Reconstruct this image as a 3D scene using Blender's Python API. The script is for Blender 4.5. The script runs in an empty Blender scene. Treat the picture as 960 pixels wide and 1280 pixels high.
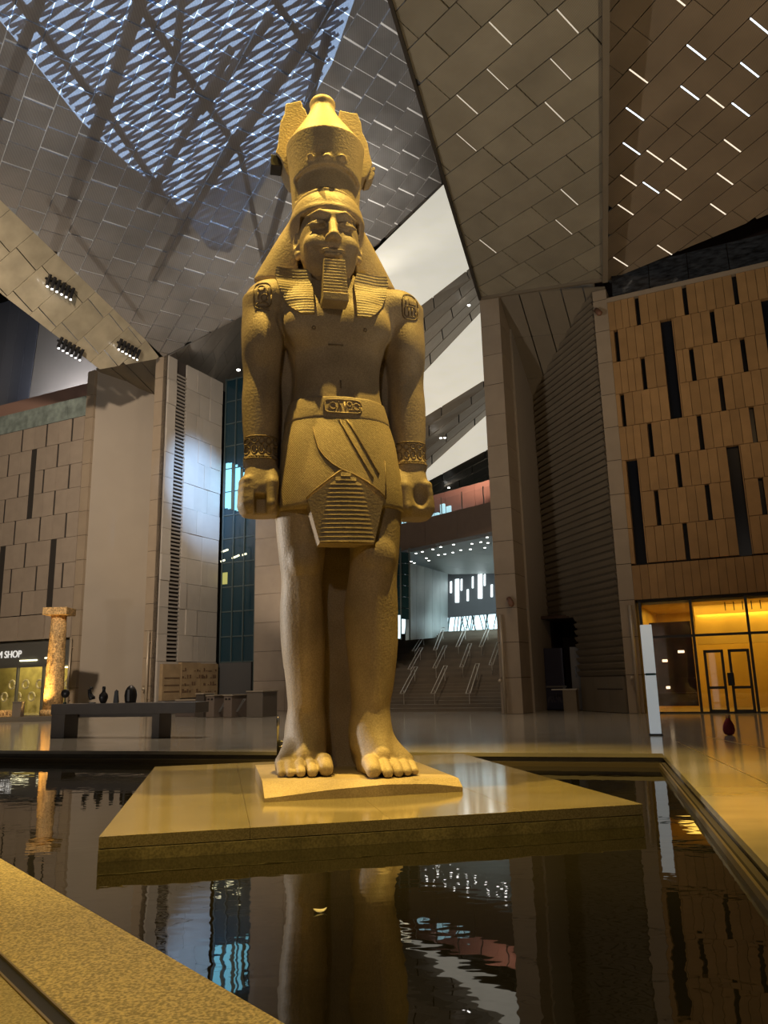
import bpy, bmesh, math, random
import numpy as np
from mathutils import Vector, Matrix
from mathutils.geometry import tessellate_polygon
from mathutils.bvhtree import BVHTree

random.seed(7)
rng = np.random.default_rng(7)
scene = bpy.context.scene
COL = scene.collection

# ------------------------------------------------------------------ camera
FPX, EYE = 962.0, 1.5
CX, CY = 480.0, 640.0
VPX, VPY = -100.0, 4361.0                 # vertical vanishing point (measured in the photograph)
ROLL = math.atan2(-VPX, VPY)
TILT = math.atan(FPX / math.hypot(VPX, VPY))
_c, _s = math.cos(TILT), math.sin(TILT)
_cr, _sr = math.cos(ROLL), math.sin(ROLL)
FW = np.array([0, _c, _s]); _u0 = np.array([0, -_s, _c]); _r0 = np.array([1.0, 0, 0])
RT = _cr * _r0 - _sr * _u0
UP = _sr * _r0 + _cr * _u0
CAMP = np.array([0, 0, EYE])
cam_d = bpy.data.cameras.new('camera'); cam = bpy.data.objects.new('camera', cam_d); COL.objects.link(cam)
cam_d.sensor_fit = 'VERTICAL'; cam_d.sensor_height = 32.0; cam_d.lens = FPX / 1280 * 32.0
cam_d.clip_end = 500
m = Matrix.Identity(4)
for i in range(3):
    m[i][0], m[i][1], m[i][2], m[i][3] = RT[i], UP[i], -FW[i], CAMP[i]
cam.matrix_world = m
scene.camera = cam

# ------------------------------------------------------------------ sky, exposure
world = bpy.data.worlds.new('dusk_sky'); scene.world = world; world.use_nodes = True
wb = world.node_tree.nodes['Background']
wb.inputs[0].default_value = (0.46, 0.66, 1.0, 1); wb.inputs[1].default_value = 3.6
scene.view_settings.view_transform = 'Standard'; scene.view_settings.look = 'None'
scene.view_settings.exposure = 0.15; scene.view_settings.gamma = 1.0
scene.view_settings.use_curve_mapping = False
scene.cycles.use_denoising = True
scene.cycles.sample_clamp_indirect = 6.0
scene.cycles.max_bounces = 8; scene.cycles.diffuse_bounces = 4; scene.cycles.glossy_bounces = 4
scene.cycles.transparent_max_bounces = 12

def spot(name, loc, target, energy, color, angle, blend=0.6, radius=0.25):
    d = bpy.data.lights.new(name, 'SPOT'); o = bpy.data.objects.new(name, d); COL.objects.link(o)
    d.energy = energy; d.color = color; d.spot_size = math.radians(angle); d.spot_blend = blend
    d.shadow_soft_size = radius
    o.location = loc
    o.rotation_euler = (Vector(target) - Vector(loc)).to_track_quat('-Z', 'Y').to_euler()
    return o
def area(name, loc, target, energy, color, sx, sy):
    d = bpy.data.lights.new(name, 'AREA'); o = bpy.data.objects.new(name, d); COL.objects.link(o)
    d.energy = energy; d.color = color; d.shape = 'RECTANGLE'; d.size = sx; d.size_y = sy
    o.location = loc
    o.rotation_euler = (Vector(target) - Vector(loc)).to_track_quat('-Z', 'Y').to_euler()
    return o

YEL = (1.0, 0.66, 0.14); WARM = (1.0, 0.80, 0.58); NEUT = (1.0, 0.93, 0.85)
# roof spotlights high above the statue, trained on it
spot('statue_spotlight', (-5.0, 11.0, 24.0), (-0.9, 12.2, 6.5), 25000, YEL, 33, 0.6, 0.15)
spot('statue_spotlight', (3.8, 11.3, 24.0), (-0.5, 12.2, 6.5), 22000, YEL, 33, 0.6, 0.15)
spot('ledge_spotlight', (-4.0, 1.0, 16.0), (-2.0, 5.0, 0.0), 6500, YEL, 50, 0.8, 0.2)
# unseen fill spots added overhead to light the far walls
spot('wall_fill', (-12.0, 12.0, 20.0), (-24.0, 47.0, 9.0), 26000, WARM, 66, 0.9, 0.5)
spot('wall_fill', (8.0, 8.0, 17.5), (9.5, 33.0, 7.0), 1200, (1.0, .62, .28), 56, 0.9, 0.5)
# fill lights added beside the pool, aimed up to brighten the roof
spot('roof_fill', (-19.0, 6.0, 0.5), (-9.0, 30.0, 25.0), 7500, NEUT, 100, 0.9, 0.4)
spot('roof_fill', (12.0, 5.0, 0.5), (5.0, 24.0, 21.0), 4800, (1.0, .82, .58), 90, 0.9, 0.4)
# front fill for the statue, added behind the camera
spot('front_fill', (-3.0, -9.0, 12.0), (-0.7, 12.4, 4.5), 1000, (1.0, .85, .70), 50, 0.9, 0.6)
# floodlight from the side court
spot('side_floodlight', (-17.0, 17.0, 5.0), (-1.6, 12.8, 2.4), 8000, (1.0, .93, .85), 20, 0.6, 0.3)
# cool light from the skylight side falling on the pale stone return wall
spot('skylight_beam', (-2.0, 33.0, 22.0), (-11.4, 46.5, 13.5), 34000, (.34, .60, 1.0), 22, 1.0, 0.3)
# fill added behind the left parapet to lighten the upper wall
spot('gallery_fill', (-22.3, 50.8, 19.2), (-24.0, 53.6, 27.0), 2600, (.92, .92, 1.0), 110, 0.8, 0.1)
# added fill brightening the soffits beyond the portal, no lamps stand there
spot('soffit_fill', (-5.0, 40.0, 0.4), (-9.0, 49.0, 22.0), 2200, WARM, 70, 0.9, 0.1)
spot('soffit_fill', (5.0, 46.5, 12.5), (5.0, 55.0, 25.0), 1300, WARM, 120, 0.9, 0.1)
# unseen spots added above the far floor to brighten it
spot('floor_fill', (-8.0, 27.0, 21.0), (-9.0, 29.0, 0.0), 6500, WARM, 90, 0.9, 0.08)
spot('floor_fill', (4.0, 24.0, 19.0), (3.5, 25.0, 0.0), 1800, WARM, 80, 0.9, 0.08)

# ------------------------------------------------------------------ measuring helpers
def ray(px, py):
    v = FW * FPX + RT * (px - CX) + UP * (CY - py)
    return v / v[1]
def at(px, py, Y):
    return CAMP + ray(px, py) * Y
def ground(px, py, z=0.0):
    r = ray(px, py); return CAMP + r * (z - EYE) / r[2]
def on_plane(px, py, p0, nn):
    r = ray(px, py); t = ((np.array(p0) - CAMP) @ nn) / (r @ nn); return CAMP + r * t

# the long front wall of the hall: s runs along it (to the right), d towards the visitor
W0 = np.array([9.97, 32.6, 0.0]); _th = math.atan2(.44, .9)
WE = np.array([math.cos(_th), -math.sin(_th), 0]); WN = np.array([-math.sin(_th), -math.cos(_th), 0])
WZ = np.array([0, 0, 1.0])
def W(s, d, z): return W0 + WE * s + WN * d + WZ * z
def wpx(px, py, d=0.0):
    p = on_plane(px, py, W0 + WN * d, WN) - W0
    return float(p @ WE), float(p[2])

# ------------------------------------------------------------------ materials
MATS = {}
def mat(name, col, rough=0.6, metal=0.0, var=0.0, scale=2.0, bump=0.0, bscale=20.0, spec=0.5, rnd=0.0,
        emit=None, estr=0.0, coat=0.0, speck=None, stretch=None, fine=0.0):
    if name in MATS: return MATS[name]
    M = bpy.data.materials.new(name); M.use_nodes = True; MATS[name] = M
    nt = M.node_tree; N = nt.nodes; L = nt.links; b = N['Principled BSDF']
    b.inputs['Base Color'].default_value = (*col, 1); b.inputs['Roughness'].default_value = rough
    b.inputs['Metallic'].default_value = metal; b.inputs['Specular IOR Level'].default_value = spec
    b.inputs['Coat Weight'].default_value = coat
    if emit: b.inputs['Emission Color'].default_value = (*emit, 1); b.inputs['Emission Strength'].default_value = estr
    tc = N.new('ShaderNodeTexCoord'); co = tc.outputs['Object']
    if stretch:
        mp = N.new('ShaderNodeMapping'); mp.inputs['Scale'].default_value = stretch
        L.new(co, mp.inputs['Vector']); co = mp.outputs['Vector']
    cur = None
    if var > 0:
        nz = N.new('ShaderNodeTexNoise'); nz.inputs['Scale'].default_value = scale; nz.inputs['Detail'].default_value = 6
        L.new(co, nz.inputs['Vector'])
        mr = N.new('ShaderNodeMapRange'); mr.inputs[1].default_value = .3; mr.inputs[2].default_value = .7
        mr.inputs[3].default_value = 1 - var; mr.inputs[4].default_value = 1 + var
        L.new(nz.outputs['Fac'], mr.inputs[0])
        mx = N.new('ShaderNodeMix'); mx.data_type = 'RGBA'; mx.blend_type = 'MULTIPLY'; mx.inputs[0].default_value = 1
        mx.inputs[6].default_value = (*col, 1); L.new(mr.outputs[0], mx.inputs[7]); cur = mx.outputs[2]
    if speck:
        nz2 = N.new('ShaderNodeTexNoise'); nz2.inputs['Scale'].default_value = speck[0]; nz2.inputs['Detail'].default_value = 2
        L.new(co, nz2.inputs['Vector'])
        mr2 = N.new('ShaderNodeMapRange'); mr2.inputs[1].default_value = .38; mr2.inputs[2].default_value = .62
        mr2.inputs[3].default_value = 1 - speck[1]; mr2.inputs[4].default_value = 1 + speck[1]
        L.new(nz2.outputs['Fac'], mr2.inputs[0])
        mx = N.new('ShaderNodeMix'); mx.data_type = 'RGBA'; mx.blend_type = 'MULTIPLY'; mx.inputs[0].default_value = 1
        if cur is None: mx.inputs[6].default_value = (*col, 1)
        else: L.new(cur, mx.inputs[6])
        L.new(mr2.outputs[0], mx.inputs[7]); cur = mx.outputs[2]
    if rnd > 0:
        oi = N.new('ShaderNodeObjectInfo'); mr3 = N.new('ShaderNodeMapRange')
        mr3.inputs[3].default_value = 1 - rnd; mr3.inputs[4].default_value = 1 + rnd
        L.new(oi.outputs['Random'], mr3.inputs[0])
        mx = N.new('ShaderNodeMix'); mx.data_type = 'RGBA'; mx.blend_type = 'MULTIPLY'; mx.inputs[0].default_value = 1
        if cur is None: mx.inputs[6].default_value = (*col, 1)
        else: L.new(cur, mx.inputs[6])
        L.new(mr3.outputs[0], mx.inputs[7]); cur = mx.outputs[2]
    if cur is not None: L.new(cur, b.inputs['Base Color'])
    if bump > 0:
        nb = N.new('ShaderNodeTexNoise'); nb.inputs['Scale'].default_value = bscale; nb.inputs['Detail'].default_value = 4
        L.new(co, nb.inputs['Vector'])
        bp = N.new('ShaderNodeBump'); bp.inputs['Strength'].default_value = bump; bp.inputs['Distance'].default_value = 0.03
        L.new(nb.outputs['Fac'], bp.inputs['Height']); L.new(bp.outputs[0], b.inputs['Normal'])
    return M

# ------------------------------------------------------------------ mesh helpers
def link(o, parent=None):
    COL.objects.link(o)
    if parent is not None: o.parent = parent
    return o
def mk(name, verts, faces, material, parent=None, smooth=False):
    me = bpy.data.meshes.new(name)
    me.from_pydata([tuple(map(float, v)) for v in verts], [], [tuple(f) for f in faces]); me.validate(); me.update()
    if material is not None: me.materials.append(material)
    if smooth: me.polygons.foreach_set('use_smooth', [True] * len(me.polygons))
    return link(bpy.data.objects.new(name, me), parent)
def fixn(o):
    bm = bmesh.new(); bm.from_mesh(o.data); bmesh.ops.recalc_face_normals(bm, faces=bm.faces); bm.to_mesh(o.data); bm.free(); return o
class MB:
    def __init__(s): s.v = []; s.f = []
    def add(s, v, f):
        k = len(s.v); s.v += [tuple(map(float, p)) for p in v]; s.f += [tuple(i + k for i in q) for q in f]; return s
    def hexa(s, c):   # 8 corners: bottom 4 then top 4
        return s.add(c, [(0,3,2,1),(4,5,6,7),(0,1,5,4),(1,2,6,5),(2,3,7,6),(3,0,4,7)])
    def box(s, x0, x1, y0, y1, z0, z1):
        return s.hexa([(x0,y0,z0),(x1,y0,z0),(x1,y1,z0),(x0,y1,z0),(x0,y0,z1),(x1,y0,z1),(x1,y1,z1),(x0,y1,z1)])
    def wbox(s, s0, s1, d0, d1, z0, z1):
        return s.hexa([W(s0,d1,z0),W(s1,d1,z0),W(s1,d0,z0),W(s0,d0,z0),W(s0,d1,z1),W(s1,d1,z1),W(s1,d0,z1),W(s0,d0,z1)])
    def bar(s, p, q, w, h, up=(0,0,1)):
        p, q = np.array(p, float), np.array(q, float); t = (q-p)/np.linalg.norm(q-p)
        u = np.cross(t, up); u = u/ (np.linalg.norm(u)+1e-9); v = np.cross(u, t)
        a, b = u*w/2, v*h/2
        return s.hexa([p-a-b, p+a-b, q+a-b, q-a-b, p-a+b, p+a+b, q+a+b, q-a+b])
    def tube(s, pts, r, n=8, closed=False):
        pts = [np.array(p, float) for p in pts]; k = len(pts); rings = []
        for i, p in enumerate(pts):
            a = pts[(i-1) % k] if (closed or i > 0) else p; b = pts[(i+1) % k] if (closed or i < k-1) else p
            t = b-a; t /= np.linalg.norm(t)+1e-9
            u = np.cross(t, (0,0,1) if abs(t[2]) < .9 else (1,0,0)); u /= np.linalg.norm(u); w = np.cross(t, u)
            rr = r[i] if hasattr(r, '__len__') else r
            rings.append([p + rr*(math.cos(2*math.pi*j/n)*u + math.sin(2*math.pi*j/n)*w) for j in range(n)])
        v = [q for rg in rings for q in rg]; f = []
        for i in range(k if closed else k-1):
            for j in range(n):
                f.append((i*n+j, i*n+(j+1)%n, ((i+1)%k)*n+(j+1)%n, ((i+1)%k)*n+j))
        if not closed: f += [tuple(range(n))[::-1], tuple((k-1)*n+j for j in range(n))]
        return s.add(v, f)
    def lathe(s, prof, c=(0,0,0), n=24, sx=1.0, sy=1.0):
        v = []; f = []
        for r, z in prof:
            v += [(c[0]+r*sx*math.cos(2*math.pi*j/n), c[1]+r*sy*math.sin(2*math.pi*j/n), c[2]+z) for j in range(n)]
        for i in range(len(prof)-1):
            for j in range(n): f.append((i*n+j, i*n+(j+1)%n, (i+1)*n+(j+1)%n, (i+1)*n+j))
        f += [tuple(range(n))[::-1], tuple((len(prof)-1)*n+j for j in range(n))]
        return s.add(v, f)
    def prism(s, poly, off):
        poly = [np.array(p, float) for p in poly]; off = np.array(off, float); n = len(poly)
        v = poly + [p+off for p in poly]
        f = [tuple(range(n)), tuple(range(2*n-1, n-1, -1))] + [(i, i+n, (i+1) % n + n, (i+1) % n) for i in range(n)]
        return s.add(v, f)
    def build(s, name, material, parent=None, smooth=False, bevel=0.0):
        o = mk(name, s.v, s.f, material, parent, smooth); fixn(o)
        if bevel:
            bv = o.modifiers.new('bevel', 'BEVEL'); bv.width = bevel; bv.segments = 2; bv.limit_method = 'ANGLE'
        return o
def empty(name, loc=(0,0,0), parent=None):
    o = bpy.data.objects.new(name, None); o.location = loc; o.empty_display_size = .2
    return link(o, parent)
def tag(o, label=None, cat=None, group=None, kind=None):
    if label: o['label'] = label
    if cat: o['category'] = cat
    if group: o['group'] = group
    if kind: o['kind'] = kind
    return o
def structure(o, label=None):
    o['kind'] = 'structure'
    if label: o['label'] = label
    return o
def copy_tree(o, parent=None):
    c = o.copy(); COL.objects.link(c); c.parent = parent
    for ch in o.children: copy_tree(ch, c)
    return c
def clip_poly(poly, clip):
    """Sutherland-Hodgman, clip is a convex CCW polygon (2D)"""
    out = list(poly)
    for i in range(len(clip)):
        a, b = clip[i], clip[(i+1) % len(clip)]; inp = out; out = []
        if not inp: break
        side = lambda p: (b[0]-a[0])*(p[1]-a[1]) - (b[1]-a[1])*(p[0]-a[0])
        for j in range(len(inp)):
            p, q = inp[j], inp[(j+1) % len(inp)]; sp, sq = side(p), side(q)
            if sp >= 0: out.append(p)
            if sp*sq < 0:
                t = sp/(sp-sq); out.append((p[0]+t*(q[0]-p[0]), p[1]+t*(q[1]-p[1])))
    return out
def parea(p): return .5*sum(p[i][0]*p[(i+1)%len(p)][1]-p[(i+1)%len(p)][0]*p[i][1] for i in range(len(p)))
# ================================================================== SETTING
m_floor = mat('polished_stone_floor', (.34, .31, .26), .13, var=.18, scale=.5, spec=.55, stretch=(1, 3, 1))
m_granite = mat('speckled_granite', (.50, .42, .28), .45, var=.08, scale=.8, speck=(55, .42), bump=.25, bscale=60)
m_paver = mat('granite_paver', (.42, .36, .24), .5, var=.1, scale=1.2, speck=(70, .3), bump=.2, bscale=60)
m_ped = mat('pedestal_granite', (.20, .168, .105), .11, var=.15, scale=1.0, speck=(60, .22), spec=.5)
m_dark = mat('dark_void', (.02, .017, .015), .9)
m_steel = mat('dark_steel', (.06, .06, .065), .4, metal=.6)
m_poolwall = mat('pool_wall_stone', (.10, .085, .06), .5, var=.2, scale=3)
m_rpanel = mat('tan_stone_panel', (.42, .25, .11), .55, var=.10, scale=1.5, rnd=.10, spec=.3)
m_lpanel = mat('grey_stone_panel', (.40, .33, .27), .55, var=.06, scale=1.5, rnd=.05, spec=.3)
m_pillar = mat('pillar_stone', (.40, .32, .24), .5, var=.06, scale=1.2, rnd=.04, spec=.35)
m_wallgrey = mat('smooth_plaster', (.38, .33, .28), .7, var=.04, scale=.5)
m_rib = mat('ribbed_cladding', (.22, .18, .13), .6, var=.08, scale=.8, rnd=.04)
m_white = mat('white_plaster', (.72, .70, .66), .6)
m_joint = mat('joint_shadow_gap', (.05, .04, .035), .9)

# ---- floor with a triangular pool cut out of it
POOL = [(1.65, 1.3), (5.39, 15.8), (-16.1, 22.4)]
WATER_Z = -0.25
outer = [(-70, -25), (45, -25), (45, 110), (-70, 110)]
hole = [POOL[0], POOL[2], POOL[1]]
tris = tessellate_polygon([[Vector((x, y, 0)) for x, y in outer], [Vector((x, y, 0)) for x, y in hole]])
allv = [(x, y, 0) for x, y in outer + hole]
floor = fixn(mk('floor', allv, tris, m_floor)); structure(floor)
if floor.data.polygons[0].normal.z < 0: floor.data.flip_normals()
for a_, b_ in (((846, 927), (1010, 1004)), ((884, 921), (1010, 947))):
    p_, q_ = ground(*a_), ground(*b_)
    MB().bar((p_[0], p_[1], .0), (q_[0], q_[1], .0), .025, .006).build('floor_seam', mat('brass_seam', (.45, .36, .2), .3, metal=.7), floor)
# pool basin
pw = MB()
for i in range(3):
    a, b = POOL[i], POOL[(i+1) % 3]
    pw.add([(*a, -.7), (*b, -.7), (*b, 0), (*a, 0)], [(0, 1, 2, 3)])
pw.add([(*p, -.7) for p in POOL], [(0, 1, 2)])
basin = pw.build('pool_basin', m_poolwall); structure(basin)
# water
M = bpy.data.materials.new('pool_water'); M.use_nodes = True; nt = M.node_tree; b = nt.nodes['Principled BSDF']
b.inputs['Base Color'].default_value = (.010, .009, .006, 1); b.inputs['Roughness'].default_value = .015
b.inputs['IOR'].default_value = 1.42; b.inputs['Specular IOR Level'].default_value = .62
tc = nt.nodes.new('ShaderNodeTexCoord'); mp = nt.nodes.new('ShaderNodeMapping'); mp.inputs['Scale'].default_value = (1.6, 2.6, 1)
nz = nt.nodes.new('ShaderNodeTexNoise'); nz.inputs['Scale'].default_value = 1.5; nz.inputs['Detail'].default_value = 2
bp = nt.nodes.new('ShaderNodeBump'); bp.inputs['Strength'].default_value = .10; bp.inputs['Distance'].default_value = .02
nt.links.new(tc.outputs['Object'], mp.inputs[0]); nt.links.new(mp.outputs[0], nz.inputs['Vector'])
nt.links.new(nz.outputs['Fac'], bp.inputs['Height']); nt.links.new(bp.outputs[0], b.inputs['Normal'])
m_water = M
water = mk('pool_water', [(*p, WATER_Z) for p in POOL], [(0, 1, 2)], m_water)
if water.data.polygons[0].normal.z < 0: water.data.flip_normals()
structure(water)

# near granite border of the pool, its drain slot and the pavers beyond it
lp, ld = np.array([-.56, 3.9]), np.array([-.645, .764]); ld /= np.linalg.norm(ld)
ln = np.array([-ld[1], ld[0]]);  ln = ln if ln[1] < 0 else -ln     # away from the pool, towards the visitor
def strip(name, w0, w1, t0, t1, z, h, material, parent=None, bevel=0.0):
    c = [lp + ld*t0 + ln*w0, lp + ld*t1 + ln*w0, lp + ld*t1 + ln*w1, lp + ld*t0 + ln*w1]
    return MB().hexa([(*p, z-h) for p in c] + [(*p, z) for p in c]).build(name, material, parent, bevel=bevel)
border = structure(empty('trim_1', (0, 0, 0)))
sl = wid = None
_a = np.array([-2.22, 4.76]) - lp; WSL = float(_a @ ln)
strip('granite_border', -.03, WSL - .035, -3.4, 22.0, .012, .27, m_granite, border, bevel=.008)
strip('drain_channel', WSL - .035, WSL + .035, -3.0, 22.0, .004, .05, m_steel, border)
m_brass = mat('drain_edge_metal', (.55, .45, .28), .35, metal=.8)
for o_ in (-.046, .04):
    strip('drain_edge', WSL + o_, WSL + o_ + .012, -3.0, 22.0, .016, .04, m_brass, border)
for k in range(8):
    strip('granite_paver', WSL + .055, WSL + 2.6, -3.0 + k*1.8, -3.0 + k*1.8 + 1.79, .012, .05, m_paver, border, bevel=.004)

# copings along the other two pool sides: metal overflow channel
m_lipm = mat('wet_lip_metal', (.20, .16, .10), .35, metal=.5)
def pool_edge(a, b, parent, inward):
    a, b = np.array(a), np.array(b); t = (b-a)/np.linalg.norm(b-a); nn = np.array(inward)
    def bx(name, w0, w1, z0, z1, mt):
        c = [a+nn*w0, b+nn*w0, b+nn*w1, a+nn*w1]
        return MB().hexa([(*p, z0) for p in c]+[(*p, z1) for p in c]).build(name, mt, parent)
    bx('coping', -.30, .04, -.07, .006, m_floor)
    bx('overflow_lip', .09, .12, -.30, -.17, m_lipm)
    bx('channel_shadow', .0, .07, -.30, -.16, m_joint)
e1 = structure(empty('trim_2')); d_ = np.array(POOL[1]) - np.array(POOL[0]); d_ /= np.linalg.norm(d_)
pool_edge(POOL[0], POOL[1], e1, (-d_[1], d_[0]))
e2 = structure(empty('trim_3')); d_ = np.array(POOL[2]) - np.array(POOL[1]); d_ /= np.linalg.norm(d_)
pool_edge(POOL[1], POOL[2], e2, (-d_[1], d_[0]))

# ---- front wall, right part: panelled facade
def facade(parent, dep, s0, s1, rows, slit_at, wide, cell_w, mt, mglass):
    """rows: list of z edges top to bottom; slit_at(row)-> list of slit s positions; wide: list (s0,s1,zr0,zr1)"""
    for r in range(len(rows)-1):
        z1, z0 = rows[r], rows[r+1]
        cuts = [(a, a+.17) for a in slit_at(r)]
        wd = [(a, b) for a, b, r0, r1 in wide if r0 <= r < r1]
        cuts = [c for c in cuts if not any(a-.1 < c[0] < b+.1 for a, b in wd)]
        solid = sorted(cuts + wd); x = s0
        for a, b in solid + [(s1, s1)]:
            if b <= s0 or a > s1 + .001: continue
            n = max(1, int(round((a-x)/cell_w)))
            if a - x > .06:
                for k in range(n):
                    xa, xb = x + (a-x)*k/n, x + (a-x)*(k+1)/n
                    MB().wbox(xa+.008, xb-.008, -dep, 0, z0+.012, z1-.012).build('panel', mt, parent)
            x = b
        for a, b in cuts:
            if a < s0 or b > s1: continue
            MB().wbox(a, b, -dep-.02, -dep+.02, z0, z1).build('window_pane', mglass, parent)
    for a, b, r0, r1 in wide:
        if a < s0 or b > s1: continue
        p = MB().wbox(a, b, -dep-.02, -dep+.02, rows[r1], rows[r0]).build('window_pane', mglass, parent)
        MB().wbox(b-.05, b-.01, -dep+.02, -.02, rows[r1], rows[r0]).build('reveal', m_rpanel if mt is m_rpanel else m_lpanel, p)

m_glassdark = mat('dark_window_glass', (.010, .013, .022), .22, spec=.4)
ROWS = [18.2, 16.8, 15.27, 13.75, 12.22, 10.68, 9.2, 7.67, 6.13]
wr = structure(empty('wall_right', tuple(W(3, 0, 0))))
wr.location = (0, 0, 0)
SR = 10.5
slits_r = lambda r: [(1.70 if r % 2 == 0 else .68) + 2.01*k for k in range(5)]
wide_r = [(2.68, 3.2, 1, 4), (6.70, 7.22, 1, 4), (.68, 1.2, 5, 8), (4.70, 5.22, 5, 8), (8.72, 9.24, 5, 8)]
facade(wr, .28, .5, SR, ROWS, slits_r, wide_r, .335, m_rpanel, m_glassdark)
for k in range(30):
    a = .5 + k*.3333
    MB().wbox(a+.007, a+.326, -.28, 0, 4.62, 6.06).build('panel', m_rpanel, wr)
MB().wbox(.5, SR, -.5, -.29, 4.58, 18.2).build('backing', m_joint, wr)
MB().wbox(.5, SR, -.5, .02, 18.2, 18.42).build('parapet_coping', m_pillar, wr)
MB().wbox(.62, SR, -.3, .0, 4.52, 4.60).build('lintel', m_dark, wr)
# glazed parapet above it (tilted, streaked glass)
m_parapet = mat('streaked_parapet_glass', (.045, .05, .06), .12, var=.7, scale=2.5, spec=.6, stretch=(1, 1, 3), bump=.3, bscale=3)
for k in range(6):
    a = .75 + k*1.65
    MB().hexa([W(a, -.10, 18.42), W(a+1.62, -.10, 18.42), W(a+1.62, -.14, 18.42), W(a, -.14, 18.42),
               W(a, -.55, 20.0), W(a+1.62, -.55, 20.0), W(a+1.62, -.60, 20.0), W(a, -.60, 20.0)]).build('parapet_pane', m_parapet, wr)
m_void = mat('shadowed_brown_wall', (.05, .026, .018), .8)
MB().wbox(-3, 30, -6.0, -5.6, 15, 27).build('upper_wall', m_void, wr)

# ---- pillars: stacked stone blocks
def pillar(name, s0, s1, d0, top, mt=None, course=1.53):
    p = structure(empty(name)); z = 0; k = 0
    edges = [0, 1.55, 3.1] + [3.1 + 1.53*i for i in range(1, 14)]
    edges = [e for e in edges if e < top - .3] + [top]
    for z0, z1 in zip(edges, edges[1:]):
        MB().wbox(s0, s1, -d0, 0, z0+.012, z1-.012).build('stone_block', mt or m_pillar, p)
    MB().wbox(s0+.02, s1-.02, -d0+.02, -.02, 0, top).build('core', m_joint, p)
    return p
pillar('wall_pier_1', -5.55, -4.58, 1.6, 20.1)
pillar('wall_pier_2', -.12, .5, 1.2, 18.9)
pillar('wall_pier_3', -32.25, -31.6, 1.2, 21.6)
pillar('wall_pier_4', -26.5, -25.57, .9, 21.3)

# ---- right recess: splayed ribbed wall and its dark doorway
rec = structure(empty('wall_recess'))
A0, A1 = np.array([-4.58, -5.2]), np.array([-.12, -.25])       # (s,d) ends of the ribbed wall
zz = 0.0; NR = 57; PITCH = .315
Z0R = 1.55
DOOR_T = .43                                                   # the doorway takes the deep end
def rib(t0, t1, z, h=.235):
    p, q = A0 + (A1-A0)*t0, A0 + (A1-A0)*t1
    nn = np.array([-(A1-A0)[1], (A1-A0)[0]]); nn /= np.linalg.norm(nn); nn = nn if nn[1] > 0 else -nn
    o = nn*.16
    c = [W(*(p+o*.35), z), W(*(q+o*.35), z), W(*q, z), W(*p, z), W(*(p+o), z+h*.8), W(*(q+o), z+h*.8), W(*q, z+h), W(*p, z+h)]
    return MB().hexa(c).build('rib', m_rib, rec)
k = 0; z = Z0R
while z < 18.6:
    t0 = DOOR_T if z < 4.3 else 0.0
    rib(t0, 1.0, z); z += PITCH
def recwall(name, t0, t1, z0, z1, dd, mt, parent=rec):
    p, q = A0 + (A1-A0)*t0, A0 + (A1-A0)*t1
    nn = np.array([-(A1-A0)[1], (A1-A0)[0]]); nn /= np.linalg.norm(nn); nn = nn if nn[1] > 0 else -nn
    a, b = p + nn*dd, q + nn*dd; a2, b2 = a - nn*.1, b - nn*.1
    return MB().hexa([W(*a, z0), W(*b, z0), W(*b2, z0), W(*a2, z0), W(*a, z1), W(*b, z1), W(*b2, z1), W(*a2, z1)]).build(name, mt, parent)
recwall('rib_backing', DOOR_T, 1, 1.5, 22, -.02, m_rib)
recwall('rib_backing', 0, DOOR_T, 4.3, 22, -.02, m_rib)
for a, b in ((DOOR_T+.03, .62), (.625, .81), (.815, .99)):
    recwall('base_panel', a, b, .02, 1.5, .12, m_rib)
recwall('ventilation_slot', .67, .97, .95, 1.0, .13, m_joint)
MB().hexa([W(-4.58, -5.3, 0), W(-4.58, -1.6, 0), W(-4.48, -1.6, 0), W(-4.48, -5.3, 0), W(-4.58, -5.3, 22), W(-4.58, -1.6, 22), W(-4.48, -1.6, 22), W(-4.48, -5.3, 22)]).build('side_wall', m_wallgrey, rec)
# doorway box
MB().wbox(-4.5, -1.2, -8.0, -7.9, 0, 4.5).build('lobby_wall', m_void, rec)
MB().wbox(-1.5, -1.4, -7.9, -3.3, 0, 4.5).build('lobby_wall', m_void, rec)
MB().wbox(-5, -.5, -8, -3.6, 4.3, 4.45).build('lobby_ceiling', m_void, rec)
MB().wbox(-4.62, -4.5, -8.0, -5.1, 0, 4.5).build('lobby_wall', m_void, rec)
# soffit over the recess: sloping panels
sof = [W(-4.6, 0, 20.0), W(.5, 0, 18.95), W(.5, -6, 15.2), W(-4.6, -6, 15.4)]
for k in range(5):
    a, b = k/5, (k+1)/5
    f = lambda u, v: (1-u)*((1-v)*sof[0]+v*sof[3]) + u*((1-v)*sof[1]+v*sof[2])
    for j in range(3):
        v0, v1 = j/3+.004, (j+1)/3-.004
        MB().prism([f(a+.006, v0), f(b-.006, v0), f(b-.006, v1), f(a+.006, v1)], (0, 0, .1)).build('soffit_panel', m_rib, rec)

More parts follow.
